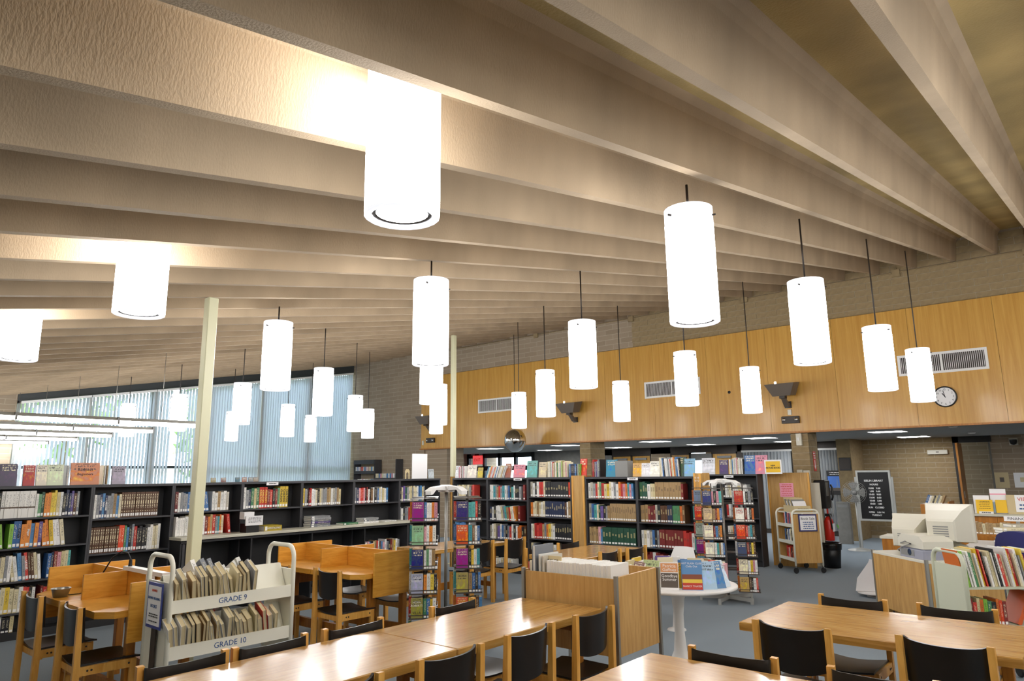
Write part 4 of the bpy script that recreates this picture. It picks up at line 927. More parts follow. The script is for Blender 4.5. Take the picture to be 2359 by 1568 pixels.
NR = lambda a_, b_, m_=M_inkw, s=.026: [(a_, s, .14, m_), (b_, s, .112, m_)]
VR = -.771
rack('a', 'revolving paperback rack with a white crown behind the joined tables', 4.87, 5.0, .8, [1, 2], {(0, 0): (NR('NORA', 'ROBERTS'), '2f86a8'), (0, 1): (NR('NORA', 'ROBERTS')+[('VILLA', .03, .05, M_inkk)], '9a944e'), (0, 2): (NR('NORA', 'ROBERTS'), 'a9aec6'), (1, 1): (NR('SUSAN', 'WILSON', M_inky), 'd8502a'), (1, 3): ([], '8f2f86'), (0, 3): ([], '2f3a70'), (0, 4): ([], '8fb890'), (1, 5): ([], '34306a')}, 'first rack')
VR = -1.154
rack('b', 'revolving paperback rack with a white crown beside the oak end panel', 8.95, 3.97, .72, [1, 2, 0], {(1, 4): (NR('JANET', 'DAILEY', M_inkr), 'ece6dc'), (1, 3): ([], 'd84428')}, 'second rack')
# ---------------------------------------------------------------- display books on top of the bookcases
def topbook(x, y, ang, w, h, c, label, texts=(), tilt=.1, z=1.576, th=.014, m=None, bands=()): standing(x, y, ang, w, h, th, lin(c), label, texts, tilt, z, m, group='picture books displayed on the bookcases', name='picture_book', bands=bands)
FD = -PI/2
for x, w, h, c, lab, tx in ((2.24, .16, .235, '4a4058', 'dark picture book with bears at the left frame edge', ()), (2.43, .11, .22, 'b02a24', 'red picture book on the window-side bookcase top', ()),
                            (2.55, .11, .225, 'e6dcc8', 'cream picture book with little bears beside the red one', ()), (2.68, .16, .23, 'd8e0c0', 'pale green picture book with a garden scene', ()), (2.98, .30, .25, 'd28a64', 'wide salmon picture book titled Badness for Beginners', (('Badness', .05, .68, M_inkk), ('Beginners', .042, .48, M_inkk))), (3.34, .15, .21, 'a8a0b0', 'grey picture book with a red car', ())):
    topbook(x, 8.98, FD, w, h, c, lab, tx)
for k, (x, c) in enumerate(((2.80, 's'), (2.815, 'w'), (3.18, 'c'), (3.20, 'w'), (3.225, 't'))):
    o = ob('picture_book', BKN, None, (x, 9.02, 1.576), (0, 0, 0), (.014, .2, .22), col(c)); tag(o, 'slim %s picture book on edge, %s between the window-side covers' % (CN[c], ORD[k]), 'book', 'picture books displayed on the bookcases')
for k, (x, c) in enumerate(((4.42, 'b03a2a'), (4.56, 'c8b04a'), (4.70, 'a8503a'), (4.9, '5a8a9a'), (5.0, 'c86a3a'), (5.09, '8a8a9a'), (5.17, 'b08a6a'))):
    topbook(x, 9.1, FD, .07, .06, c, 'tiny picture card on the bookcase rim, %s from the pole' % ORD[k], th=.004)
FX = PI
spx = lambda y, w, h, c, lab, tx=(), th=.014, bands=(), m=None: topbook(9.25, y, FX, w, h, c, lab, tx, .12, 1.576, th, m, bands)
for y, w, h, c, lab in ((9.22, .1, .22, 'e0e0e4', 'pale picture book by the pole'), (8.85, .22, .23, 'e6dcd0', 'white picture book with a red plate by the pole'), (8.64, .12, .18, 'c8b048', 'tilted yellow picture book by the leaning row'), (7.98, .12, .24, '9a5a4a', 'brown picture book right of the leaning row'),
                        (7.73, .25, .22, 'd88a9a', 'pink square picture book'), (7.45, .22, .28, '6aa8a0', 'teal underwater picture book'), (7.22, .16, .25, 'd0c0a0', 'round-topped picture book with a lion'), (6.40, .13, .29, 'cf3a2a', 'tall red and yellow picture book')): spx(y, w, h, c, lab+' on the bookcase top')
def edge_row(y0, cols, where, lean=0, h=.22, w=(.012, .022)):
    y = y0
    for k, c in enumerate(cols):
        w_ = rnd.uniform(*w); o = ob('picture_book', BKN, None, (9.24, y-w_/2, 1.577), (0, 0, 0), (w_, .17, h*rnd.uniform(.85, 1)), col(c))
        o.rotation_euler = (Matrix.Rotation(-PI/2, 3, 'Z') @ Matrix.Rotation(-lean, 3, 'Y')).to_euler()
        tag(o, 'slim %s picture book on edge, %s in the row %s' % (CN[c], ORD[k], where), 'book', 'picture books displayed on the bookcases'); y -= w_*(1/math.cos(lean))+.003
    return y
edge_row(9.18, 'wppwRwspw', 'behind the pole'); edge_row(8.50, 'bawcopwwrcwbwscwwctwsw', 'leaning before the mirror ball', -.38); edge_row(7.10, 'cwcswrctwcgcwscltccpc', 'left of the scarlet book', 0, .27); edge_row(6.66, 'bBkBbksk', 'of dark spines', 0, .21, (.016, .03)); edge_row(6.48, 'lyl', 'of lime spines', 0, .21)
edge_row(6.22, 'RrRsvssk', 'above the oak end panel', 0, .27)
for y, w, h, c, lab, tx in ((5.87, .20, .26, '2f86a4', 'plain teal board standing', ()), (5.42, .15, .2, 'd8a860', 'orange picture book with small black letters', ()), (5.27, .15, .2, 'e8e6ea', 'white sketchy picture book', ()), (5.12, .16, .225, 'f0eee4', 'white picture book with dark marks', ()),
                            (4.72, .14, .27, '44563a', 'dark green house picture book', ()), (4.58, .19, .25, '86b4d0', 'blue bunny picture book', ())): spx(y, w, h, c, lab+' on the bookcase top', tx)
edge_row(5.02, 'cwbkwwswrcwosbwk', 'between white and green covers', .06, .28)
t = thing('glass_tray', 'low clear plastic magazine box on the bookcase top', 'box', (9.32, 5.68, 1.576)); MB().box(-.08, .08, -.11, .11, 0, .24).build('body', M_grey, t)
spb = lambda y, w, h, c, lab, tx=(), m=None, bands=(): topbook(12.36, y, FX, w, h, c, lab, tx, .12, 1.586, .014, m, bands)
spb(5.72, .26, .30, 'dfe0e6', 'white picture book with red capitals on the rear bookcase', ())
spb(5.42, .17, .26, '4a3a68', 'purple night picture book on the rear bookcase'); spb(4.93, .2, .33, '3f6fa8', 'blue diver picture book on the rear bookcase'); spb(4.72, .22, .33, 'd88aa0', 'pink ballet picture book on the rear bookcase', ())
t = thing('shelf_sign', 'framed yellow sign announcing new picture books on the rear bookcase', 'sign', (12.34, 4.5, 1.586)); MB().box(0, .02, -.15, .15, 0, .24).build('frame', M_paper, t); MB().box(-.002, 0, -.125, .125, .025, .215).build('card', M_yellow, t)
for s_, z in (('NEW', .14), ('PICTURE BOOKS', .10)): text('lettering', s_, .034, M_inkk, t, (-.003, 0, z), (PI/2, 0, -PI/2), bold=.001)
def edge_row2(y0, cols, where, h=.3):
    y = y0
    for k, c in enumerate(cols):
        w_ = rnd.uniform(.014, .024); o = ob('picture_book', BKN, None, (12.35, y-w_/2, 1.587), (0, 0, -PI/2), (w_, .18, h*rnd.uniform(.85, 1)), col(c))
        tag(o, 'slim %s picture book on edge, %s in the row %s' % (CN[c], ORD[k], where), 'book', 'picture books displayed on the bookcases'); y -= w_+.003
edge_row2(5.30, 'wcbwmwpcwmwk', 'on the rear bookcase')
# label holders clipped to the shelf rims
for x, y, rz, k in ((u3+1.34, YA-.012, 0, 'repair manuals'), (XA-.012, 7.7, -PI/2, 'pink picture book'), (XA-.012, 5.46, -PI/2, 'orange picture book'), (12.288, 5.3, -PI/2, 'rear row')):
    t = thing('shelf_label', 'small white label holder on the shelf rim near the %s' % k, 'label', (x, y, 1.545), rz); MB().box(-.09, .09, -.004, 0, -.02, .02).build('holder', M_paper, t)
    lines(t, (0, -.0042, 0), .14, (.0,), M_inkk, .012, 'y')
# white board, bracket and white folding screen by the corner
t = thing('display_board', 'plain white board standing on the corner bookcase top', 'board', (8.18, 9.05, 1.576)); MB().box(-.17, .17, 0, .015, 0, .42).build('panel', M_paper, t); MB().box(-.02, .02, .015, .1, 0, .3).build('strut', M_paper, t)
t = thing('bookend', 'pale arched bookend beside the white board', 'bookend', (7.90, 9.05, 1.576)); MB().prism([(-.05, 0), (-.05, .13), (-.03, .16), (.03, .16), (.05, .13), (.05, 0), (.025, 0), (.025, .09), (0, .115), (-.025, .09), (-.025, 0)], 0, .004).build('plate', M_tan, t)
topbook(8.45, 9.05, FD, .13, .16, 'b8c0c4', 'small grey photo book right of the white board')
# ---------------------------------------------------------------- things fixed to the panelling
XP = XW-.05
M_bronze = mat('bronze_enamel', '6a5f55', .45, .2)
for k, y in enumerate((11.69, 6.78, 1.89)):
    t = thing('air_vent', 'white framed air vent in the oak panelling, %s' % ('nearest the block corner', 'between the two sconces', 'above the wall clock')[k], 'vent', (XP, y, 3.36), 0, 'air vents in the panelling')
    MB().box(-.012, 0, -.64, .64, .135, .175).box(-.012, 0, -.64, .64, -.175, -.135).box(-.012, 0, -.64, -.6, -.135, .135).box(-.012, 0, .6, .64, -.135, .135).box(-.012, 0, -.01, .01, -.135, .135).build('frame', M_white, t)
    MB().box(-.003, -.001, -.6, .6, -.135, .135).build('backing', M_dark, t)
    fin = MB().box(-.01, -.003, -.0035, .0035, -.135, .135).mesh('louvre', M_white)
    for q in range(44): ob('louvre', fin, t, (0, -.585+q*.0272, 0))
t = thing('wall_clock', 'round black-rimmed wall clock reading just before eleven on the panelling', 'clock', (XP, 1.9, 2.79))
RM = Matrix.Rotation(-PI/2, 4, 'Y')
MB().lathe([(.17, 0), (.17, .035), (.155, .04), (.15, .02)], 36, M=RM, cap=False).build('rim', M_black, t); MB().lathe([(0, .018), (.152, .018)], 36, M=RM, cap=False).build('dial', M_paper, t)
for k in range(1, 13):
    a_ = PI/2-k*PI/6; text('numeral', str(k), .042, M_inkk, t, (-.0205, -.118*math.cos(a_), .118*math.sin(a_)), (PI/2, 0, -PI/2))
for a_, L, w in ((PI/2-.54, .07, .006), (PI/2-.2, .105, .004)): MB().box(-.002, .0, -w, w, -.015, L).build('hand', M_inkk, t, (-.023, 0, 0), (a_-PI/2, 0, 0))
for k, y in enumerate((14.05, 9.25, 4.42)):
    t = thing('wall_sconce', 'dark wedge-shaped uplight on the panelling, %s' % ('at the far end', 'middle of the three', 'beside the small emergency light')[k], 'sconce', (XP, y, 3.0), 0, 'wedge uplights on the panelling')
    V = [(-.42, -.27, .2), (-.1, -.27, .24), (-.1, .27, .24), (-.42, .27, .2), (-.33, -.16, -.02), (-.14, -.2, .0), (-.14, .2, .0), (-.33, .16, -.02)]
    MB().add(V, [(4, 7, 6, 5), (0, 1, 2, 3)[::-1], (0, 4, 5, 1), (1, 5, 6, 2), (2, 6, 7, 3), (3, 7, 4, 0)]).build('reflector', M_bronze, t)
    MB().box(-.3, -.18, -.05, .05, -.06, -.005).build('socket', M_dark, t); MB().prism([(-.2, -.04), (-.08, -.13), (0, -.13), (0, -.2), (-.1, -.2), (-.24, -.06)], -.04, .04).build('arm', M_bronze, t); MB().box(-.02, 0, -.06, .06, -.22, -.1).build('wall_plate', M_dark, t)
    MB().lathe([(0, 0), (.018, .01), (.018, .05), (0, .06)], 10).build('lamp', M_panel, t, (-.3, .1, .2))
for k, y in enumerate((14.1, 4.39)):
    t = thing('emergency_light', 'dark twin-head emergency light low on the panelling, %s' % ('far end', 'above the telephone column')[k], 'emergency light', (XP, y, 2.56))
    MB().bev(-.06, 0, -.16, .16, -.065, .065, .008).build('case', M_dark, t)
    for s in (-1, 1): MB().lathe([(.035, 0), (.03, .025), (0, .028)], 14, M=RM).build('lamp_head', M_chrome, t, (-.06, s*.11, 0))
t = thing('sensor_box', 'small white sensor box above the emergency light', 'sensor', (XP, 4.4, 2.70)); MB().bev(-.03, 0, -.035, .035, -.05, .05, .006).build('case', M_beige, t)
t = thing('sensor_box', 'small white switch at the far end of the panelling', 'sensor', (XP, 14.42, 2.50)); MB().bev(-.03, 0, -.03, .03, -.06, .06, .006).build('case', M_beige, t)
t = thing('wall_port', 'small round black port in the panelling between the vent and sconce', 'port', (XP, 5.54, 3.17)); MB().lathe([(.03, 0), (.028, .006), (0, .006)], 16, M=RM).build('cover', M_black, t)
# mirror ball
t = thing('mirror_ball', 'silver convex security mirror ball hanging before the panelling', 'mirror', (12.45, 10.5, 2.40))
MB().lathe([(0.26*math.sin(PI*k/20), .27*math.cos(PI*k/20)) for k in range(21)][::-1], 32).build('ball', M_chrome, t); MB().tube([(0, 0, .27), (0, 0, ceilz(12.45)+JD-2.40)], .008, 6).build('rod', M_dark, t)
# column fittings
for x, y, z, a_, b_, c_, lab in ((13.245, 4.3, 2.2, .06, .05, .11, 'high on the telephone column'), (13.245, 4.34, 1.55, .045, .05, .10, 'left of two on the telephone column'), (13.245, 4.22, 1.52, .045, .06, .12, 'right of two on the telephone column')):
    t = thing('switch_box', 'small beige switch box %s' % lab, 'switch box', (x, y, z)); MB().bev(-a_, 0, -b_, b_, -c_, c_, .008).build('case', M_beige, t); MB().box(-a_-.012, -a_, -.012, .012, -.03, .03).build('toggle', M_white, t)
t = thing('extinguisher_sign', 'narrow red and white extinguisher sign on the telephone column', 'sign', (13.5, 4.148, 1.62)); MB().box(-.07, .07, -.004, 0, 0, .36).build('plate', M_red, t)
lines(t, (0, -.0045, 0), .1, (.32, .28, .24), M_inkw, .02, 'y'); MB().prism([(0, .03), (.04, .1), (.015, .1), (.015, .2), (-.015, .2), (-.015, .1), (-.04, .1)], -.006, -.004).build('arrow', M_inkw, t)
t = thing('wall_telephone', 'black wall telephone box on the block column', 'telephone', (13.45, 4.148, .96)); MB().bev(-.14, .14, -.2, 0, 0, .5, .015).build('case', M_black, t)
MB().box(-.1, .02, -.205, -.2, .22, .46).build('dial_plate', M_steel, t); MB().tube([(.08, -.23, .14), (.08, -.25, .2), (.08, -.25, .36), (.08, -.23, .42)], .018, 8).build('handset', M_black, t)
MB().tube([(.08, -.22, .14), (.1, -.23, .0), (.09, -.22, -.14), (.05, -.21, -.16), (.04, -.2, .02)], .007, 6).build('cord', M_steel, t)
t = thing('fire_extinguisher', 'red fire extinguisher with a green tag hung on the block column', 'fire extinguisher', (13.42, 3.98, .40)); MB().lathe([(0, 0), (.075, .0), (.08, .02), (.08, .33), (.05, .40), (.025, .42), (0, .42)], 20).build('cylinder', M_red, t)
MB().box(-.012, .012, -.06, .05, .42, .47).build('valve', M_black, t); MB().tube([(-.05, -.04, .46), (-.07, -.06, .40), (-.07, -.075, .2)], .012, 6).build('hose', M_black, t); MB().box(-.02, .02, -.01, .01, .47, .6).build('handle', M_red, t)
MB().box(.03, .16, -.085, -.082, .3, .34).build('tag', mat('green_tag', '7cc653', .6), t, (0, 0, 0), (0, .5, 0)); MB().box(-.06, .06, -.083, -.08, .16, .3).build('label', M_paper, t)
t = thing('waste_bin', 'black waste bin with bag beside the telephone column', 'bin', (12.95, 3.84, 0)); MB().lathe([(0, 0), (.13, 0), (.165, .40), (.155, .40), (.125, .02), (0, .02)], 22).build('bin', M_black, t); MB().lathe([(.168, .30), (.176, .38), (.17, .42), (.15, .40)], 22, cap=False).build('bag', mat('black_bin_bag', '0c0c0e', .25), t)
# book sale truck with oak end
tk = thing('sale_truck', 'cream framed book truck with oak end carrying the sale notice', 'book truck', (12.25, 4.13, 0), .74)
W_, L_2 = .45, .62
for s in (-1, 1):
    tubeframe(W_, 1.0, .016).build('end_frame', M_cart, tk, (s*L_2/2, 0, 0)); MB().box(s*L_2/2-.008, s*L_2/2+.008, -W_/2+.012, W_/2-.012, .16, .93).build('end_panel', M_oakv, tk)
    for yy in (-W_/2, W_/2):
        w = MB().tube([(0, 0, .13), (0, 0, .09)], .012, 8).build('caster', M_steel, tk, (s*L_2/2, yy, 0)); MB().lathe([(.04, -.012), (.046, 0), (.04, .012)], 14).build('wheel', M_black, w, (0, 0, .046), (0, PI/2, 0))
for z in (.2, .47, .74): MB().box(-L_2/2+.01, L_2/2-.01, -W_/2+.01, W_/2-.01, z-.012, z).box(-L_2/2+.01, L_2/2-.01, W_/2-.012, W_/2, z-.02, z+.03).build('shelf', M_cart, tk)
nf = MB().box(-L_2/2-.03, -L_2/2-.018, -.17, .13, .66, .93).build('notice_frame', mat('navy_frame', '2c2f6a', .4), tk); MB().box(-L_2/2-.0325, -L_2/2-.03, -.15, .11, .68, .91).build('notice', M_paper, nf)
text('lettering', 'Book Sale', .058, M_inkk, nf, (-L_2/2-.0335, -.02, .86), (PI/2, 0, -PI/2))
lines(nf, (-L_2/2-.0335, -.02, 0), .2, [.805-.032*k for k in range(4)], M_ink, .012)
def trow(root_m, x0, x1, yv, z, spec, H, where, group, rz=0, dep=.15, th=(.02, .034), lean=0, name='book', asmass=False):
    u = x0; n = 0
    for ch in spec:
        w = rnd.uniform(*th)
        if u+w > x1: break
        h = H*rnd.uniform(.84, 1); n += 1
        Mq = root_m @ Matrix.Translation((u+w/2, yv, z+.001)) @ Matrix.Rotation(rz, 4, 'Z') @ Matrix.Rotation(-lean, 4, 'Y')
        if asmass:
            massbook(Mq, w, dep, h, col(ch)); u += w/math.cos(lean)+.002; continue
        o = ob(name, rnd.choice((BK, BKW)), None, (0, 0, 0), (0, 0, 0), None, col(ch)); o.matrix_world = Mq @ Matrix.Diagonal((w, dep, h, 1))
        tag(o, '%s book, %s %s' % (CN[ch], ORD[n-1], where), 'book', group); u += w/math.cos(lean)+.002
tm = Matrix.Translation((12.25, 4.13, 0)) @ Matrix.Rotation(.74, 4, 'Z')
trow(tm, -.28, .28, W_/2-.02, .745, 'kwobrpkbwr', .22, '', '', PI, th=(.024, .045), asmass=True); trow(tm, -.28, .28, W_/2-.02, .475, 'wkcwbwkb', .22, '', '', PI, th=(.03, .05), asmass=True); trow(tm, -.28, .28, W_/2-.02, .205, 'roRkxwrr', .21, '', '', PI, th=(.03, .055), asmass=True)
bx = thing('magazine_box', 'open cream box of magazines on top of the sale truck', 'box', tuple(tm @ Vector((-.02, 0, .96))), .74)
MB().box(-.2, .2, -.14, -.13, 0, .1).box(-.2, .2, .13, .14, 0, .1).box(-.21, -.2, -.14, .14, 0, .1).box(.2, .21, -.14, .14, 0, .1).box(-.2, .2, -.13, .13, 0, .01).build('box', M_tan, bx); lines(bx, (-.211, 0, 0), .2, (.05,), M_inkk, .014)
MB().box(-.31, .3, -.2, .2, -.02, -.001).build('top_board', M_cart, bx)
for q in range(9): MB().box(-.004, .004, -.11, .11, 0, .18+.03*(q % 3)).build('magazine', (M_paper, M_grey, M_tan)[q % 3], bx, (-.17+q*.04, 0, .012), (0, .5, 0))
# fan
t = thing('pedestal_fan', 'grey pedestal fan before the letter board', 'fan', (15.95, 4.15, 0)); MB().lathe([(.24, 0), (.24, .015), (.1, .04), (.03, .06), (0, .06)], 24).build('base', M_alu, t); MB().tube([(0, 0, .05), (0, 0, 1.12)], .016, 8).build('pole', M_alu, t)
hd = ob('head', None, t, (-.06, 0, 1.17), (0, 0, .25)); RF = Matrix.Rotation(-PI/2, 4, 'Y')
for k in range(7): MB().tube([(-.03-.03*math.cos(k/6*PI/2), (.03+.034*k)*math.cos(2*PI*q/28), (.03+.034*k)*math.sin(2*PI*q/28)) for q in range(28)], .003, 4, closed=True).build('grille_ring', M_steel, hd)
for k in range(20):
    a_ = k*PI/10; MB().tube([(-.06, .04*math.cos(a_), .04*math.sin(a_)), (-.05, .14*math.cos(a_), .14*math.sin(a_)), (.0, .235*math.cos(a_), .235*math.sin(a_)), (.05, .14*math.cos(a_), .14*math.sin(a_))], .0028, 4).build('grille_wire', M_steel, hd)
for k in range(4): MB().sheet(lambda u, v: (.02*(u-.5), 0, 0) if False else (-.01+.03*(u-.5), (.04+.17*v)*math.cos(k*PI/2+(u-.5)*1.0), (.04+.17*v)*math.sin(k*PI/2+(u-.5)*1.0)), 4, 4, .003).build('blade', M_grey, hd)
MB().lathe([(0, -.07), (.04, -.065), (.05, 0), (.07, .03), (.06, .14), (0, .15)], 16, M=Matrix.Rotation(PI/2, 4, 'Y')).build('motor', M_grey, hd)
# letter board
t = thing('letter_board', 'tall black letter board with white opening hours in a pale frame', 'letter board', (16.55, 3.91, .0)); b = MB()
b.box(-.02, .03, -.34, -.30, .56, 1.62).box(-.02, .03, .30, .34, .56, 1.62).box(-.02, .03, -.3, .3, 1.58, 1.62).box(-.02, .03, -.3, .3, .56, .6).build('frame', M_alu, t); MB().box(0, .02, -.3, .3, .6, 1.58).build('felt', M_black, t)
for s in (-1, 1): MB().box(0, .03, s*.36-.02, s*.36+.02, 0, 1.48).build('stand_leg', M_alu, t)
tx_ = [('ISELIN LIBRARY', .055, 1.40), ('HOURS', .05, 1.32)]+[('%s   %s' % q, .05, 1.24-.065*k) for k, q in enumerate((('10:00', '9:00'), (' 1:00', '9:00'), ('10:00', '9:00'), ('10:00', '6:00'), ('10:00', '5:00'), ('10:00', '1:00')))]+[('SUN   CLOSED', .048, .84), ('OPEN   1:00 PM', .045, .74), ('TUESDAY', .045, .68)]
for s_, sz, z in tx_: text('lettering', s_, sz, M_inkw, t, (-.002, 0, z), (PI/2, 0, -PI/2), bold=.0012)
# poster on the glass and pale panels
t = thing('poster', 'dark-edged blue sky poster hung at the glass behind the fan', 'poster', (18.89, 5.3, 1.02)); MB().box(-.006, 0, -.24, .24, 0, .6).build('sheet', M_black, t); MB().box(-.008, -.006, -.22, .22, .17, .46).build('sky_print', mat('poster_sky', '3f6fc0', .4), t); MB().box(-.009, -.006, -.22, .22, .1, .17).build('land_print', M_slate, t)
MB().prism([(-.05, .17), (.05, .17), (.02, .22), (.01, .38), (0, .4), (-.01, .38), (-.02, .22)], -.0095, -.008, axis='x').build('tower_print', mat('poster_tower', '5f7fae', .5), t); lines(t, (-.0065, 0, 0), .36, (.55, .51), M_inkw, .016)
t = thing('radiator_panel', 'tall pale grey panel standing by the window behind the extinguisher', 'panel', (17.2, 4.75, 0)); MB().bev(-.06, .06, -.14, .14, 0, .92, .01).build('body', M_gw, t); MB().box(-.064, -.06, -.1, .1, .8, .86).build('grille', M_grey, t)
t = thing('filing_panel', 'pale upright panel between the oak end panel and column', 'panel', (13.0, 4.0, 0)); MB().bev(-.01, .02, -.05, .12, 0, 1.42, .004).build('board', M_beige, t); MB().box(-.02, .03, -.07, .14, 0, .02).build('foot', M_beige, t)
t = thing('wall_speaker', 'square black wall speaker above the letter board', 'speaker', (XB-1.12, 4.8, 1.62)); MB().bev(-.03, 0, -.13, .13, 0, .3, .008).build('case', M_black, t); MB().box(-.034, -.03, -.11, .11, .03, .27).build('grille', M_dark, t)
t = thing('exit_light', 'cream bar-shaped light fitting high on the far block wall', 'light fitting', (XB, 3.04, 2.02)); MB().bev(-.06, 0, -.21, .21, -.05, .05, .01).build('case', M_beige, t); MB().box(-.064, -.06, -.03, .03, -.01, .01).build('badge', M_dark, t)
t = thing('security_camera', 'small round security camera on the far office wall', 'camera', (XB, 1.56, 2.2)); MB().box(-.04, 0, -.08, .08, -.07, .09).build('mount', M_beige, t); MB().lathe([(0, -.07), (.05, -.05), (.07, 0), (.07, .05)], 16).build('dome', M_black, t, (-.08, 0, 0))
for y, z, w, h, m, lab in ((1.87, 1.37, .13, .17, M_tan, 'tan sheet with a small drawing pinned to the office wall'), (1.50, 1.37, .15, .16, M_paper, 'pale sheet pinned to the office wall')):
    t = thing('wall_notice', lab, 'notice', (XB, y, z)); MB().box(-.004, 0, -w, w, -h, h).build('sheet', m, t); MB().box(-.006, -.004, -.04, .04, -.04, .06).build('print', M_pages if m is M_paper else M_slate, t)
# exit sign by the entrance
t = thing('exit_sign', 'red exit sign with twin spotlights at the far glass doors', 'sign', (XB-.08, 17.75, 1.98)); MB().bev(-.05, 0, -.24, .24, 0, .32, .01).build('case', emit('red_sign', 'e01818', .5), t); text('lettering', 'EXIT', .15, M_inkr, t, (-.052, 0, .16), (PI/2, 0, -PI/2))
for s in (-1, 1): MB().lathe([(0, 0), (.07, .01), (.08, .06), (0, .07)], 14, M=RM).build('lamp_head', M_grey, t, (-.05, s*.2, .4)); MB().box(-.02, 0, s*.2-.02, s*.2+.02, .3, .4).build('stem', M_grey, t)
# low bookcase by the block wall, far corner
t = thing('media_rack', 'open charcoal media rack against the far block wall', 'rack', (12.92, 15.3, 0), 0)
for y in (0, .95, 1.9): MB().box(0, .25, y-.015, y+.015, 0, 2.08).build('upright', M_shelf, t)
for y0 in (0, .95):
    for z in (1.0, 1.35, 1.7) if y0 else (1.0, 1.5): MB().box(0, .25, y0+.015, y0+.935, z-.02, z).box(-.01, 0, y0+.015, y0+.935, z-.02, z+.06).build('shelf', M_shelf, t)
MB().box(0, .25, .95, 1.9, 1.98, 2.0).box(-.02, 0, .95, 1.9, 1.96, 2.08).build('canopy', M_shelf, t)
for k in range(26):
    yy = 15.3+1.0+k*.033; ch = rnd.choice('pwrswpcb'); o = ob('media_case', BKN, None, (12.93, yy, 1.701), (0, 0, -PI/2), (.028, .12, .18), col(ch)); tag(o, '%s media case in the far rack, upper shelf, %s from the right' % (CN[ch], ORD[k]), 'case', 'media cases in the far rack')
for k in range(24):
    yy = 15.3+.1+k*.07; ch = rnd.choice('wswmcpb')
    if abs(yy-16.25) < .04: continue
    o = ob('media_case', BKN, None, (12.93, yy, 1.351 if yy > 16.25 else 1.501), (0, 0, -PI/2), (.05, .12, .18), col(ch)); tag(o, '%s media case in the far rack, lower shelf, %s from the right' % (CN[ch], ORD[k]), 'case', 'media cases in the far rack')
# ---------------------------------------------------------------- computer desk
DM = Matrix.Translation((7.78, 1.46, 0)) @ Matrix.Rotation(math.atan2(.67, .74), 4, 'Z')     # local x along the panel, -y behind it
da = math.atan2(.67, .74)
dk = thing('computer_desk', 'wood-grain computer desk seen from its back panel', 'desk', (7.78, 1.46, 0), da)
MB().bev(0, .95, -.75, 0, .755, .78, .004).build('desk_top', M_beige, dk)
MB().box(.01, .94, -.02, 0, .22, .754).build('back_panel', M_oakv, dk); MB().box(.0, .02, -.73, -.03, .06, .754).build('side_panel', M_oakv, dk); MB().box(.93, .95, -.73, -.03, .06, .754).build('side_panel', M_oakv, dk)
for x in (-.006, .93): MB().box(x, x+.024, -.024, .004, 0, .79).build('corner_post', M_steel, dk)
MB().tube([(.7, -.03, .2), (.6, -.06, .05), (.45, -.05, .02)], .008, 6).build('cable', M_black, dk)
def crt(label, x, y, z, rz, s=1):
    p_ = DM @ Vector((x, y, z)); t = thing('monitor', label, 'monitor', tuple(p_), da+rz)
    V = []
    for yy, w, z0, z1 in ((0, .19, .05, .38), (-.06, .19, .05, .38), (.12, .165, .06, .36), (.24, .12, .08, .30)): pass
    prof = [(-.06, .19, .05, .39), (0, .19, .05, .39), (.02, .175, .06, .38), (.16, .145, .07, .34), (.30, .115, .08, .27), (.32, .10, .09, .25)]
    for yy, w, z0, z1 in prof: V += [(-w*s, yy*s, z0*s), (w*s, yy*s, z0*s), (w*s, yy*s, z1*s), (-w*s, yy*s, z1*s)]
    F = [(0, 1, 2, 3)]+[(k*4+i, k*4+4+i, k*4+4+(i+1) % 4, k*4+(i+1) % 4) for k in range(5) for i in range(4)]+[(23, 22, 21, 20)]
    MB().add(V, F).build('case', M_beige, t); MB().box(-.15*s, .15*s, -.064*s, -.06*s, .1*s, .35*s).build('screen', M_black, t)
    MB().lathe([(.13*s, 0), (.12*s, .02*s), (.05*s, .05*s), (.05*s, .07*s)], 18).build('stand', M_beige, t)
    for k in range(5): MB().box(-.06*s, .06*s, .318*s, .322*s, (.12+.02*k)*s, (.13+.02*k)*s).build('vent_slot', M_grey, t)
    return t
crt('beige tube monitor at the left end of the computer desk, back turned', .74, -.36, .781, .75, 1.0); crt('larger beige tube monitor behind the printer, back turned', .36, -.52, .86, .75, 1.1); t = thing('computer_case', 'flat beige computer case under the larger monitor', 'computer', tuple(DM @ Vector((.36, -.52, .781))), da+.75); MB().bev(-.2, .2, -.18, .2, 0, .078, .006).build('case', M_beige, t); MB().box(-.15, -.05, -.182, -.18, .02, .05).build('drive_slot', M_grey, t)
p_ = DM @ Vector((.25, -.17, .781)); t = thing('printer', 'white and grey desktop printer on the near desk corner', 'printer', tuple(p_), da)
MB().bev(-.21, .21, -.15, .15, 0, .10, .02).build('base', mat('lilac_grey_plastic', '9a9cab', .45), t); MB().prism([(-.21, .10), (-.21, .17), (-.15, .22), (.14, .225), (.21, .17), (.21, .10)], -.15, .15).build('cover', M_beige, t)
MB().box(-.05, .17, .151, .153, .02, .08).build('rear_plate', M_grey, t); MB().lathe([(0, 0), (.032, 0), (.032, .004)], 16, M=Matrix.Rotation(-PI/2, 4, 'X')).build('badge', M_chrome, t, (.02, .151, .055)); MB().tube([(.15, .16, .13), (.0, .2, .16), (-.06, .18, .14), (.1, .17, .1), (.28, .12, .05), (.3, .05, .01)], .006, 6).build('cable', M_grey, t)
t = thing('desk_papers', 'yellow and white papers spread on the desk behind the printer', 'papers', tuple(DM @ Vector((.14, -.55, .781))), da)
MB().box(-.12, .1, -.15, .05, 0, .015).build('sheet', M_yellow, t); MB().box(-.1, .14, -.2, -.02, .016, .022).build('sheet', M_paper, t, (0, 0, 0), (0, 0, .3))
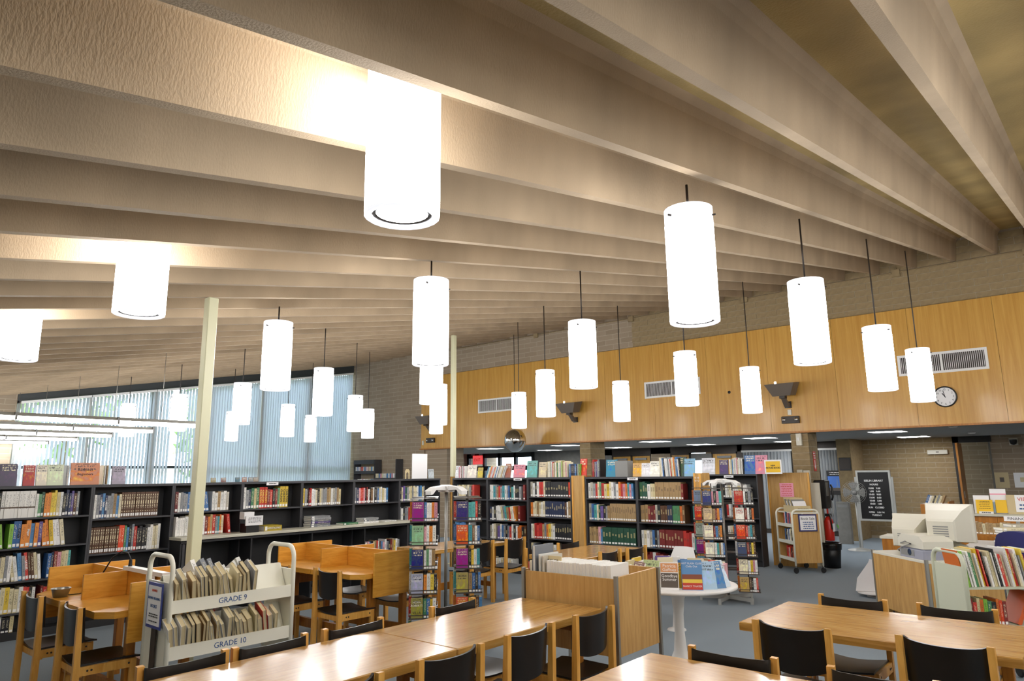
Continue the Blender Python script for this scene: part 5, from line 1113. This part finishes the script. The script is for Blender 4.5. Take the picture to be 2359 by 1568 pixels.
t = thing('side_desk', 'white-topped desk running behind the computer desk', 'desk', (9.3, .85, 0)); MB().bev(-.1, 1.2, -.8, .55, .74, .77, .004).build('desk_top', M_white, t); [MB().box(x, x+.04, y, y+.04, 0, .74).build('leg', M_steel, t) for x, y in ((-.08, -.78), (1.14, -.78), (-.08, .49), (1.14, .49))]
t = thing('side_cabinet', 'narrow oak cabinet with pale top beside the monitors', 'cabinet', (9.75, 2.2, 0)); MB().box(0, .4, -.3, .08, 0, .80).build('body', M_desk, t); MB().box(-.01, .41, -.31, .10, .80, .83).build('top', M_beige, t)
t = thing('leaning_board', 'white card wedge on a small round stand left of the desk', 'board', (10.40, 2.58, 0)); MB().prism([(.03, .06), (.02, .46), (-.03, .47), (-.05, .42), (-.2, .22), (-.23, .06)], -.01, .01).build('card', M_paper, t, (0, 0, 0), (0, 0, -1.2)); MB().lathe([(.2, .04), (.21, .05), (0, .055)], 22).build('plate', M_white, t, (-.02, 0, 0)); MB().lathe([(.1, 0), (.09, .01), (.02, .02), (.02, .04)], 14).build('foot', M_white, t, (-.02, 0, 0))
# ---------------------------------------------------------------- pale green truck at the right
ga = math.atan2(-.77, .63); GM = Matrix.Translation((6.80, .86, 0)) @ Matrix.Rotation(ga, 4, 'Z'); GW, GL = .40, .58
gt = thing('book_truck', 'pale green enamel book truck full of thin picture books', 'book truck', (6.80, .86, 0), ga)
for s in (-1, 1):
    tubeframe(GW, 1.0, .018).build('end_frame', M_cartg, gt, (s*GL/2, 0, 0)); MB().box(s*GL/2-.006, s*GL/2+.006, -GW/2, GW/2, .18, .90 if s < 0 else .80).build('end_panel', M_cartg, gt)
    for yy in (-GW/2, GW/2):
        w = MB().tube([(0, 0, .13), (0, 0, .09)], .012, 8).build('caster', M_steel, gt, (s*GL/2, yy, 0)); MB().lathe([(.04, -.012), (.046, 0), (.04, .012)], 14).build('wheel', M_black, w, (0, 0, .046), (0, PI/2, 0))
for z in (.22, .47, .75): MB().box(-GL/2+.01, GL/2-.01, -GW/2, GW/2, z-.015, z).build('shelf', M_cartg, gt)
u = -.26; k = 0
for ch in 'olwwgcwyrkwccwkwrcwyrcwsyrww':
    w = rnd.uniform(.008, .02); h = rnd.uniform(.22, .29)
    if u > .25: break
    o = ob('picture_book', BKN, None, (0, 0, 0), (0, 0, 0), None, col(ch)); o.matrix_world = GM @ Matrix.Translation((u, -GW/2+.02+rnd.uniform(0, .03), .751)) @ Matrix.Rotation(-.16, 4, 'Y') @ Matrix.Diagonal((w, .2, h, 1))
    k += 1; tag(o, 'thin %s picture book, %s from left on the green truck' % (CN[ch], ORD[k-1]), 'book', 'picture books on the green truck'); u += w+.006
trow(GM, -.27, .05, -GW/2+.02, .471, 'RrcolgkoxR', .2, 'from left on the middle shelf of the green truck', 'books on the green truck', th=(.02, .04))
o = ob('book', BKN, None, (0, 0, 0), (0, 0, 0), None, lin('d8602a')); o.matrix_world = GM @ Matrix.Translation((.1, -GW/2+.04, .471)) @ Matrix.Rotation(.45, 4, 'Y') @ Matrix.Diagonal((.03, .2, .26, 1)); tag(o, 'large orange book slumped on the middle shelf of the green truck', 'book')
for k in range(4):
    o = ob('book', BKN, None, (0, 0, 0), (0, 0, 0), None, lin('e8e4d8')); o.matrix_world = GM @ Matrix.Translation((.08+.004*k, -GW/2+.03, .2355+.023*k)) @ Matrix.Rotation(PI/2, 4, 'Y') @ Matrix.Diagonal((.022, .16, .17, 1)); tag(o, 'cream book lying flat, %s up in the small pile low on the green truck' % ORD[k], 'book', 'flat pile on the green truck')
# ---------------------------------------------------------------- blue office chair
t = thing('office_chair', 'dark blue upholstered office chair behind the green truck', 'office chair', (8.42, .78, 0), -2.2)
def obk(u, v): x = (u-.5)*.52*(1-.3*max(0, v-.6)**1.5*2.2); return (x, .0+.05*(2*u-1)**2, .58+.46*v-.06*(2*u-1)**2*max(0, v-.5)*2)
MB().sheet(obk, 12, 10, .07).build('backrest', M_blue, t); MB().bev(-.25, .25, .03, .5, .42, .5, .03).build('seat', M_blue, t); MB().tube([(0, .25, .08), (0, .25, .42)], .025, 10).build('column', M_black, t)
for k in range(5): MB().box(0, .28, -.02, .02, .05, .09, 0, Matrix.Translation((0, .25, 0)) @ Matrix.Rotation(k*2*PI/5, 4, 'Z')).lathe([(0, 0), (.025, .01), (.025, .04), (0, .05)], 10, M=Matrix.Translation((0, .25, 0)) @ Matrix.Rotation(k*2*PI/5, 4, 'Z') @ Matrix.Translation((.26, 0, 0))).build('base_arm', M_black, t)
MB().tube([(0, -.03, .7), (0, -.05, .5), (0, .1, .42)], .02, 8).build('back_stem', M_black, t)
for s in (-1, 1): MB().box(s*.29-.03, s*.29+.03, .05, .35, .64, .67).tube([(s*.29, .2, .64), (s*.29, .2, .45), (s*.2, .2, .44)], .012, 6).build('arm', M_grey, t)
# ---------------------------------------------------------------- circulation desk
t = thing('circulation_desk', 'teak circulation desk with pale counter top at the far right', 'counter', (11.92, 0, 0))
for k in range(6): MB().box(0, .02, 1.84-.55*(k+1)+.002, 1.84-.55*k-.002, .05, .975).build('panel', M_desk, t)
MB().bev(-.03, .6, -1.5, 1.86, .98, 1.01, .005).build('counter_top', M_counter, t); MB().box(.02, .58, -1.48, 1.83, 0, .97).build('body', M_desk, t)
cz = 1.011
t = thing('brochure_stand', 'yellow notice in a clear stand on the circulation desk', 'stand', (12.0, 1.43, cz)); MB().box(0, .01, -.1, .1, 0, .19).build('card', M_yellow, t); MB().box(.04, .05, -.06, .13, 0, .25).build('leaflet', M_paper, t); MB().box(-.04, 0, -.1, .07, 0, .03).build('name_plate', M_white, t); lines(t, (-.0405, -.015, 0), .12, (.015,), M_inkk, .012)
lines(t, (-.0005, 0, 0), .14, (.165, .145, .12, .10, .07), M_inkk, .006)
t = thing('leaflet_rack', 'white leaflet rack with pink stripe and yellow booklets on the circulation desk', 'rack', (12.02, 1.27, cz)); MB().box(.06, .075, -.1, .09, 0, .34).build('sign', M_paper, t); MB().box(.056, .06, -.1, .09, .26, .275).build('stripe', M_pink, t); MB().box(0, .012, -.1, .03, 0, .19).build('booklet', M_yellow, t); MB().box(.0, .02, .035, .1, 0, .16).build('leaflet', mat('blue_leaflet', '8ea4b4', .6), t); MB().box(-.01, .08, -.105, .105, 0, .012).build('tray', M_grey, t)
t = thing('folder_sign', 'tan folder with a red lettered sign on the circulation desk', 'sign', (12.0, 1.0, cz)); MB().box(.03, .05, -.2, .17, 0, .26).build('folder', M_tan, t); MB().box(.02, .03, -.2, .07, .03, .26).build('sign_card', M_paper, t); text('lettering', 'VIDEO', .07, M_inkr, t, (.018, -.06, .2), (PI/2, 0, -PI/2)); lines(t, (.0195, -.06, 0), .2, (.125, .075), M_ink, .02)
t = thing('tape_dispenser', 'small black tape dispenser on the circulation desk corner', 'tape dispenser', (12.0, 1.73, cz)); MB().prism([(-.05, 0), (.06, 0), (.06, .03), (.03, .1), (-.01, .11), (-.05, .06)], -.03, .03).build('body', M_black, t); MB().lathe([(.012, -.02), (.035, -.02), (.035, .02), (.012, .02)], 16, M=Matrix.Rotation(PI/2, 4, 'X')).build('roll', M_grey, t, (.01, 0, .07))
t = thing('desk_terminal', 'black flat screen at the far end of the circulation desk', 'monitor', (12.3, .72, cz)); MB().box(0, .03, -.22, .22, .12, .42).build('screen', M_black, t); MB().lathe([(.1, 0), (.1, .012), (.02, .02), (.02, .14)], 16).build('stand', M_black, t)
t = thing('spray_bottle', 'small teal-capped bottle beside the folder on the circulation desk', 'bottle', (12.2, 1.22, cz)); MB().lathe([(0, 0), (.03, 0), (.03, .2), (.015, .23)], 14).build('bottle', M_white, t); MB().lathe([(.022, .23), (.022, .30), (0, .31)], 14).build('cap', mat('teal_cap', '1f8a9a', .4), t)
# fiction shelf end with framed sign
t = thing('fiction_case', 'teak book case with a framed fiction sign and leaning books', 'bookcase', (12.15, 1.90, 0)); MB().box(0, .45, 0, .36, 0, 1.12).build('body', M_desk, t); MB().box(-.012, 0, .05, .28, .82, 1.07).build('sign_frame', M_paper, t); MB().box(-.015, -.012, .07, .26, .84, 1.05).build('sign_border', M_tan, t); MB().box(-.017, -.015, .085, .245, .855, 1.035).build('sign_card', M_paper, t)
text('lettering', 'FICTION', .048, M_ink, t, (-.0185, .165, .98), (PI/2, 0, -PI/2)); text('lettering', 'BOOKS', .048, M_ink, t, (-.0185, .165, .91), (PI/2, 0, -PI/2)); MB().box(0, .45, -.02, 0, 0, 1.16).build('end_board', M_desk, t)
trow(Matrix.Translation((12.16, 2.2, 1.12)) @ Matrix.Rotation(-PI/2, 4, 'Z'), 0, .3, 0, .0, 'bwckcsct', .15, 'in the leaning row on the teak book case', 'books on the teak case', th=(.018, .03), lean=-.4)
t = thing('sign_post', 'thin twin metal posts with a hanging white card behind the monitor', 'sign', (10.6, 1.78, 0)); [MB().tube([(0, y, 0), (0, y, 1.1)], .011, 8).build('post', M_steel, t) for y in (-.05, .05)]; MB().box(-.015, -.012, -.09, .06, .78, .98).build('card', M_paper, t); [MB().lathe([(.02, 1.1), (.02, 1.14), (0, 1.145)], 10).build('cap', M_black, t, (0, y, 0)) for y in (-.05, .05)]; MB().box(-.12, .12, -.14, .14, 0, .012).build('base', M_steel, t)
# wooden cart of romance paperbacks before the circulation desk
t = thing('paperback_cart', 'wooden cart with a row of tan paperbacks under a small printed sign', 'book cart', (10.75, .9, 0)); MB().box(0, .4, -.75, .6, .80, .82).box(0, .4, -.75, .6, .4, .42).build('shelf', M_desk, t)
for y in (-.75, .585): tubeframe(.4, 1.02, .012).build('end_frame', M_tan, t, (.2, y, 0), (0, 0, PI/2)); MB().box(0.02, .38, y, y+.012, .15, .9).build('end_panel', M_desk, t)
MB().box(-.005, 0, -.08, .2, .99, 1.05).build('sign', M_paper, t, (.03, 0, 0)); text('lettering', 'FINANCE', .05, M_inkk, t, (.0235, .06, 1.02), (PI/2, 0, -PI/2)); MB().box(.03, .034, .04, .08, .82, 1.0).build('sign_stem', M_steel, t)
trow(Matrix.Translation((10.78, 1.46, .82)) @ Matrix.Rotation(-PI/2, 4, 'Z'), 0, 1.25, 0, 0, 'tttcttttctttcttttttctttttttttcttt', .15, 'along the row on the wooden paperback cart', 'paperbacks on the wooden cart', th=(.028, .045), dep=.1, name='paperback')
def pile(x, y, z, cols, lab, sz, grp, ang):
    for k, c in enumerate(cols):
        o = ob('book', BKW, None, (0, 0, 0), (0, 0, 0), None, col(c)); NB[0] += 1
        o.matrix_world = Matrix.Translation((x, y, z+.014+k*.029)) @ Matrix.Rotation(ang+rnd.uniform(-.12, .12), 4, 'Z') @ Matrix.Rotation(PI/2, 4, 'Y') @ Matrix.Diagonal((.027, sz[1], sz[0], 1))
        tag(o, '%s book lying flat, %s up in the %s' % (CN[c], ORD[k], lab), 'book', grp)
pile(9.75, 1.02, .771, 'pbagtsc', 'pile on the white desk', (.26, .19), 'books piled on the white desk', -1.0); pile(9.95, .95, .771, 'cswctswm', 'second pile on the white desk', (.26, .19), 'books piled on the white desk', -1.0)
# ---------------------------------------------------------------- the remaining small shelved books, one object
_o = mass.build('shelved_books', M_mass); tag(_o, 'assorted small books filling the farther low bookcases', 'books', None, 'stuff')
# turn the pending lettering into meshes in one pass
_tmp = []
for key, cu, m in _pend:
    q = bpy.data.objects.new('tmp', cu); COL.objects.link(q); _tmp.append(q)
dg = bpy.context.evaluated_depsgraph_get()
for (key, cu, m), q in zip(_pend, _tmp):
    me = bpy.data.meshes.new_from_object(q.evaluated_get(dg)); me.materials.clear(); me.materials.append(m); me.name = 'lettering'
    for o in _users[key]: o.data = me
for q in _tmp: bpy.data.objects.remove(q)
